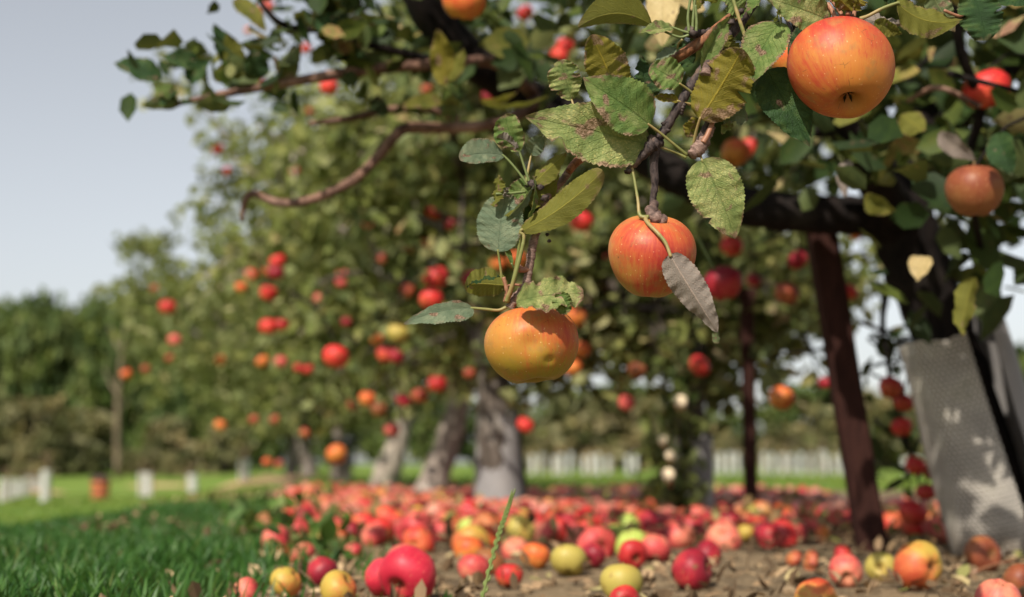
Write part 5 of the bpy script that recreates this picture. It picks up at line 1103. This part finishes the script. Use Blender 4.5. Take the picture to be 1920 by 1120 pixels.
HLf('blue', (1270, 92), (1226, 122), 30, [(1272, 82), (1280, 74)], dB=0.01, dT=0.008, roll=50, seed=9)
HLf('yellow', (1272, 190), (1224, 183), 22, [(1285, 193), (1294, 196)], dB=-0.004, roll=30, fold=25, seed=10, wave=0.08)
HLf('yellow', (1312, 224), (1392, 92), 106, [(1306, 244), (1300, 270), (1297, 292)], dB=-0.014, dT=-0.030, roll=172, fold=16, bend=0.08, wave=0.07, seed=11, asym=0.95, a=0.5, b=0.55, tear=2, label='olive-yellow leaf seen from below with dark scab spot', pr=1.5)
HLf('yellow', (1306, 222), (1290, 258), 30, None, dB=-0.006, roll=150, wave=0.1, seed=12, a=0.5, b=0.5)
HLf('green', (1464, 42), (1408, 157), 88, [(1462, 20), (1452, -8)], dB=-0.010, dT=-0.020, roll=16, fold=16, bend=0.04, bow=0.05, wave=0.025, seed=13, a=0.6, b=0.95, label='pale green leaf with brown scab left of the largest apple')
HLf('green', (1446, 46), (1462, 10), 18, None, dB=-0.022, dT=-0.03, roll=70, wave=0.1, seed=14)
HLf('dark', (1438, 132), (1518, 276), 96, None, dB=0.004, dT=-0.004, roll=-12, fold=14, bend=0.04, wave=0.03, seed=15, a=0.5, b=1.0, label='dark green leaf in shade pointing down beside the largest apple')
HLf('green', (1314, 134), (1376, 28), 44, [(1311, 150), (1308, 176)], dB=-0.004, dT=0.006, roll=28, fold=24, bow=-0.10, seed=16, wave=0.05, label='narrow green leaf curving up along the dark twig', petmat=M_PETD)
HLf('olive', (1374, 112), (1350, 60), 40, None, dB=0.012, dT=0.012, roll=40, seed=17, wave=0.1)
HLf('dark', (1372, 126), (1352, 84), 34, None, dB=0.02, dT=0.02, roll=10, seed=18)
HLf('blue', (1340, 212), (1402, 222), 50, [(1332, 206), (1326, 200)], dB=0.0, dT=0.002, roll=-30, fold=22, wave=0.12, seed=19, a=0.5, b=0.5, tear=2, label='crinkled bluish leaf under the olive-yellow one')
HLf('speckled', (1372, 232), (1352, 252), 22, None, dB=0.004, roll=30, seed=20, wave=0.1)
HLf('speckled', (1316, 300), (1378, 448), 104, [(1313, 286), (1317, 272)], dB=-0.008, dT=-0.012, roll=10, fold=9, bend=0.03, bow=-0.03, wave=0.025, seed=21, asym=1.0, a=0.48, b=0.85, label='hanging green leaf with brown blotch right of the upper hanging apple', tear=1, pr=1.2)
DRY = HLf('dry', (1256, 478), (1346, 624), 70, None, dB=-0.040, dT=-0.036, roll=186, fold=26, bend=-0.06, wave=0.05, seed=22, a=0.42, b=0.85, twist=35, label='dry greyish leaf hanging in front of the upper hanging apple', pr=1.6, petmat=M_PET)
twig([(1258, 482, -.0405), (1248, 456, -.0375), (1232, 436, -.034), (1216, 420, -.027), (1211, 410, -.018), (1222, 404, -.010)], [3.2, 3.4, 3.6, 3.8, 4, 5], M_PET, DRY, n=7, name='leaf_stalk')
HLf('green', (1343, 618), (1344, 644), 16, None, dB=-0.036, dT=-0.036, roll=160, seed=23, a=0.4, b=0.3)
HLf('dark', (1530, 62), (1478, 112), 62, None, dB=0.05, dT=0.045, roll=20, seed=24)
HLf('green', (1430, -6), (1404, 30), 40, None, dB=0.02, dT=0.015, roll=60, seed=26)
HLf('dark', (1418, 80), (1400, 48), 30, None, dB=0.03, dT=0.03, roll=30, seed=27, wave=0.1)
HLf('olive', (1318, -6), (1306, 20), 30, [(1312, -20)], dB=0.01, dT=0.01, roll=40, seed=28)
HLf('olive', (1345, 4), (1310, -8), 26, None, dB=0.01, roll=140, seed=29)
for pts in ([(1292, 60), (1290, 30), (1296, -10)], [(1298, 60), (1300, 30), (1304, -10)], [(1305, 62), (1306, 40), (1304, 10)]):
    twig(pts, [3.2, 2.6, 2.6], M_PETD, n=7, name='leaf_stalk')
twig([(1372, -10, -.01), (1384, 30, -.012), (1396, 66, -.012)], [3.6, 3.4, 3.6], M_PET, n=7, name='leaf_stalk')
twig([(1182, 300, 0), (1190, 340, -.004), (1196, 375, -.008), (1200, 404, -.014), (1216, 408, -.016)], [2.8, 2.6, 2.8, 3.8, 4.4], M_PET, n=7, name='leaf_stalk')
# lower cluster over the central apple
HLf('blue', (944, 292), (861, 297), 50, [(958, 306), (976, 328), (990, 348)], dT=-0.01, roll=20, fold=10, bow=0.06, bend=0.04, wave=0.04, seed=31, asym=1.2, a=0.55, b=0.5, label='bluish green rounded leaf at the left of the lower cluster', petmat=M_PETD)
HLf('green', (930, 296), (872, 284), 22, None, dB=0.004, dT=0.002, roll=30, fold=10, bow=-0.10, seed=32)
HLf('green', (974, 284), (948, 214), 60, [(982, 310), (994, 346)], dT=-0.004, roll=-14, fold=18, bow=-0.06, wave=0.06, seed=33, a=0.6, b=0.5, label='upright green leaf at the top of the lower cluster', petmat=M_PETD)
HLf('dry', (972, 278), (932, 256), 26, None, dB=-0.002, dT=-0.006, roll=150, wave=0.1, seed=34, a=0.6, b=0.4)
HLf('blue', (996, 290), (1020, 252), 36, [(992, 310), (986, 344)], dB=0.004, roll=10, fold=14, seed=35, bow=-0.08, petmat=M_PET)
HLf('olive', (998, 348), (1062, 286), 44, None, dB=0.004, dT=0.0, roll=150, fold=20, bow=0.05, seed=36, wave=0.05)
HLf('olive', (1000, 392), (1006, 330), 34, None, dB=0.006, dT=0.006, roll=160, fold=20, seed=37, wave=0.06)
HLf('olive', (976, 434), (1130, 320), 62, [(974, 460), (966, 510), (952, 566)], dB=-0.012, dT=-0.016, roll=166, fold=20, bend=0.05, bow=-0.04, wave=0.05, twist=25, seed=38, a=0.55, b=0.45, asym=1.0, label='long olive leaf seen from below, sweeping up to the right', pr=1.7, petmat=M_PET)
HLf('olive', (992, 428), (1044, 300), 56, None, dB=0.012, dT=0.008, roll=158, fold=26, bow=0.05, wave=0.07, seed=81, a=0.6, b=0.8)
HLf('green', (958, 396), (992, 326), 46, None, dB=0.008, dT=0.010, roll=-10, fold=18, wave=0.07, seed=82)
HLf('dark', (985, 440), (1000, 362), 40, None, dB=0.016, dT=0.016, roll=20, fold=24, wave=0.06, seed=83)
HLf('speckled', (1150, 235), (1085, 196), 60, None, dB=0.012, dT=0.008, roll=8, wave=0.06, seed=84)
HLf('dark', (1232, 268), (1150, 250), 70, None, dB=0.012, dT=0.014, roll=-20, wave=0.05, seed=85)
HLf('dark', (1300, 120), (1255, 85), 46, None, dB=0.03, dT=0.03, roll=20, wave=0.08, seed=86)
HLf('green', (1392, 30), (1352, -12), 50, None, dB=0.012, dT=0.004, roll=30, wave=0.08, seed=87)
HLf('blue', (934, 472), (948, 364), 92, [(937, 492), (940, 516), (943, 545)], dB=-0.004, dT=0.004, roll=-16, fold=12, bend=0.03, wave=0.025, seed=39, a=0.42, b=0.5, label='broad bluish leaf at the left of the lower cluster', pr=1.3)
HLf('olive', (926, 388), (934, 328), 26, None, dB=-0.008, dT=-0.004, roll=140, fold=22, wave=0.14, seed=40, a=0.5, b=0.4)
twig([(930, 364, -.006), (955, 363, -.004), (985, 360, 0)], [2.6, 2.6, 3], M_PETD, n=6, name='leaf_stalk')
HLf('dry', (942, 366), (952, 352), 14, None, dB=-0.010, roll=60, seed=41, wave=0.2)
HLf('blue', (952, 408), (1000, 348), 26, None, dB=-0.010, dT=-0.008, roll=55, fold=24, seed=42, wave=0.05)
HLf('olive', (946, 404), (992, 366), 22, None, dB=-0.006, dT=-0.004, roll=120, fold=24, seed=43, wave=0.08)
HLf('green', (990, 408), (1000, 330), 24, None, dB=-0.012, dT=-0.006, roll=70, seed=44, bow=0.08)
HLf('olive', (952, 536), (870, 532), 62, [(966, 534), (988, 538)], dB=-0.004, dT=-0.010, roll=165, fold=26, wave=0.05, curl=0.2, seed=45, a=0.5, b=0.5, tear=2, label='curled olive leaf with a dark rim above the central apple', petmat=M_PETR)
HLf('dark', (938, 520), (874, 538), 12, None, dB=-0.014, dT=-0.012, roll=60, wave=0.2, seed=46)
HLf('blue', (886, 578), (757, 607), 54, [(910, 580), (934, 582), (950, 576)], dB=-0.004, dT=-0.02, roll=32, fold=18, bend=0.10, wave=0.03, seed=47, asym=0.62, a=0.45, b=0.9, label='bluish pointed leaf reaching left from the central apple', petmat=M_PET, pr=1.5)
HLf('speckled', (968, 566), (1094, 552), 72, None, dB=-0.030, dT=-0.030, roll=-30, fold=14, bend=0.08, wave=0.10, seed=48, a=0.5, b=0.45, tear=2, label='wavy pale green leaf lying on top of the central apple')
HLf('dark', (1030, 538), (1084, 552), 26, None, dB=-0.016, dT=-0.014, roll=60, wave=0.1, seed=49)
HLf('green', (1052, 552), (1062, 590), 40, None, dB=-0.034, dT=-0.042, roll=10, fold=24, wave=0.10, seed=50, a=0.4, b=0.5)
HLf('green', (960, 496), (937, 450), 14, [(966, 506), (978, 506)], dB=-0.006, roll=40, seed=51, petmat=M_PETD)
twig([(975, 436, -.012), (982, 444, -.012), (978, 470, -.012), (962, 530, -.01), (950, 566, -.004)], [3, 3.2, 3.6, 4, 5], M_PET, n=7, name='leaf_stalk')
twig([(944, 520, -.004), (950, 545, -.004), (948, 566, -.002)], [4, 4, 5], M_PETR, n=7, name='leaf_stalk')

# the three sharp apples
AM['hero_low'] = mat_apple('apple_amber', (0.42, 0.19, 0.034), (0.44, 0.095, 0.026), (0.34, 0.034, 0.02), 0.36, axis=(0.45, -0.3, 0.75), green=(0.25, 0.20, 0.016), streak=0.9, dots=0.5, hero=True)
AM['hero_mid'] = mat_apple('apple_red_gold', (0.44, 0.20, 0.045), (0.42, 0.07, 0.028), (0.30, 0.022, 0.02), 0.42, axis=(-0.3, -0.6, 0.35), green=(0.30, 0.22, 0.04), streak=0.9, dots=0.55, hero=True)
AM['hero_high'] = mat_apple('apple_orange_red', (0.45, 0.155, 0.034), (0.40, 0.052, 0.024), (0.28, 0.014, 0.018), 0.55, axis=(0.1, 0.1, 0.7), green=(0.46, 0.17, 0.03), streak=0.75, dots=0.4, hero=True)
def dent(v):
    n_ = v.normalized()
    for d, dep, wd in ((Vector((-0.02, -0.97, -0.10)).normalized(), 0.085, 0.055), (Vector((0.33, -0.80, -0.48)).normalized(), 0.06, 0.010), (Vector((-0.25, -0.95, 0.12)).normalized(), -0.02, 0.03), (Vector((0.95, 0.1, 0.1)).normalized(), 0.03, 0.1)):
        v = v * (1 - dep * math.exp(-(n_ - d).length_squared / wd))
    return v
hp = apple(P(998, 647, D0 + 0.006), 88.5 / F * D0, 'hero_low', (-0.10, 0.06, 1), 0, 2, 1, 'amber central hanging apple with green base and shallow dents, lowest of the sharp three', hero=dent, scale=(0.985, 1, 1.0))
def press(v):
    n_ = v.normalized(); d = Vector((-0.95, -0.15, -0.1)).normalized()
    return v * (1 - 0.06 * math.exp(-(n_ - d).length_squared / 0.18))
hm = apple(P(1223, 480, D0 + 0.002), 82 / F * D0, 'hero_mid', (0.06, -0.42, 1), 0.8, 2, 2, 'red and gold hanging apple with the dry leaf hanging in front of it', hero=press, scale=(1, 1, 1.04))
hh = apple(P(1580, 131, D0 - 0.02), 97 / F * (D0 - 0.02), 'hero_high', (-0.02, 0.52, 1), 2.0, 2, 0, 'largest glossy orange-red apple at the upper right, underside with calyx showing', hero=lambda v: v, scale=(1, 1, 1.06))
# thin web threads and bruise marks on the central apple
mbw = MB()
for pts in ([(918, 592), (910, 620), (908, 650), (914, 672)], [(922, 585), (907, 640), (909, 660), (921, 690)], [(935, 580), (926, 592), (912, 612)], [(921, 588), (919, 602), (916, 612)]):
    mbw.tube([P(x, y, D0 - 0.004 + 0.002 * k) for k, (x, y) in enumerate(pts)], [0.00022] * 4, 4, 10, 0.2)
mbw.build('web_thread', NT('web_silk').fin((0.55, 0.45, 0.34), 0.6, 0.3), hp)
for nm, ob in (('web_thread', hp),):
    pass
# ------------------------------------------------------------------ branch at the top right with the largest apple
fc = empty('fruiting_branch', P(1600, -60)); tag(fc, 'sharp leafy branch at the top right holding the largest apple', 'branch')
twig([(1500, -80, .05), (1560, -20, .02), (1590, 10, 0.0), (1592, 40, 0.0), (1588, 60, 0.0)], [12, 10, 9, 6, 5], M_TWIG, fc, seed=21, knob=0.2)
for pts in ([(1578, 30, -.02), (1572, 16, -.015), (1560, 0, -.01)], [(1590, 28, -.025), (1592, 14, -.02), (1590, 0, -.015)], [(1600, 32, -.02), (1602, 18, -.015), (1598, 4, -.01)], [(1566, 34, -.02), (1560, 20, -.015), (1552, 8, -.01)]):
    twig(pts, [4.5, 4, 4.5], M_PETR, fc, n=7, knob=0.15, name='leaf_stalk')
H3 = lambda *a_, **k: hero_leaf(fc, *a_, **k)
H3('speckled', (1556, 40), (1438, -4), 74, None, dB=-0.01, dT=-0.02, roll=14, fold=12, bend=0.05, wave=0.05, seed=61, tear=2, label='mottled pale leaf at the top edge left of the largest apple')
H3('blue', (1540, 66), (1500, 0), 58, None, dB=0.002, dT=-0.004, roll=20, fold=16, wave=0.06, seed=62)
H3('yellow', (1598, 22), (1556, -16), 44, None, dB=-0.03, dT=-0.034, roll=160, fold=30, wave=0.16, seed=63, a=0.5, b=0.5)
H3('yellow', (1600, 20), (1612, -14), 30, None, dB=-0.03, dT=-0.03, roll=40, fold=30, wave=0.18, seed=64)
H3('dry', (1618, 34), (1690, 44), 44, None, dB=0.03, dT=0.03, roll=150, fold=25, wave=0.1, seed=65, label='brown-edged leaf behind the right shoulder of the largest apple')
H3('olive', (1640, 40), (1692, 64), 34, None, dB=0.03, dT=0.025, roll=20, seed=66)
H3('olive', (1682, 6), (1806, 36), 70, [(1655, 16), (1628, 30), (1612, 36)], dB=0.0, dT=0.01, roll=150, fold=18, bow=-0.12, wave=0.06, seed=67, label='olive leaf on a long stalk right of the largest apple', pr=1.8)
H3('green', (1745, -14), (1790, 60), 50, None, dB=0.03, dT=0.03, roll=170, seed=68, wave=0.08)
twig([(1770, 20, .01), (1800, 30, .012), (1812, 12, .012), (1818, -20, .012)], [3, 3.4, 4, 4.5], M_PETR, fc, n=7, name='leaf_stalk')
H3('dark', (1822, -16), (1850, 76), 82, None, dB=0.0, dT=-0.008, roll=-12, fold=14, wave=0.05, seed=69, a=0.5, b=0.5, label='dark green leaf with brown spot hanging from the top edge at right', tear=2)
H3('dark', (1935, -12), (1862, 8), 46, None, dB=0.0, dT=0.0, roll=20, seed=70)
H3('dark', (1650, -20), (1720, -8), 46, None, dB=0.02, dT=0.02, roll=30, seed=71)
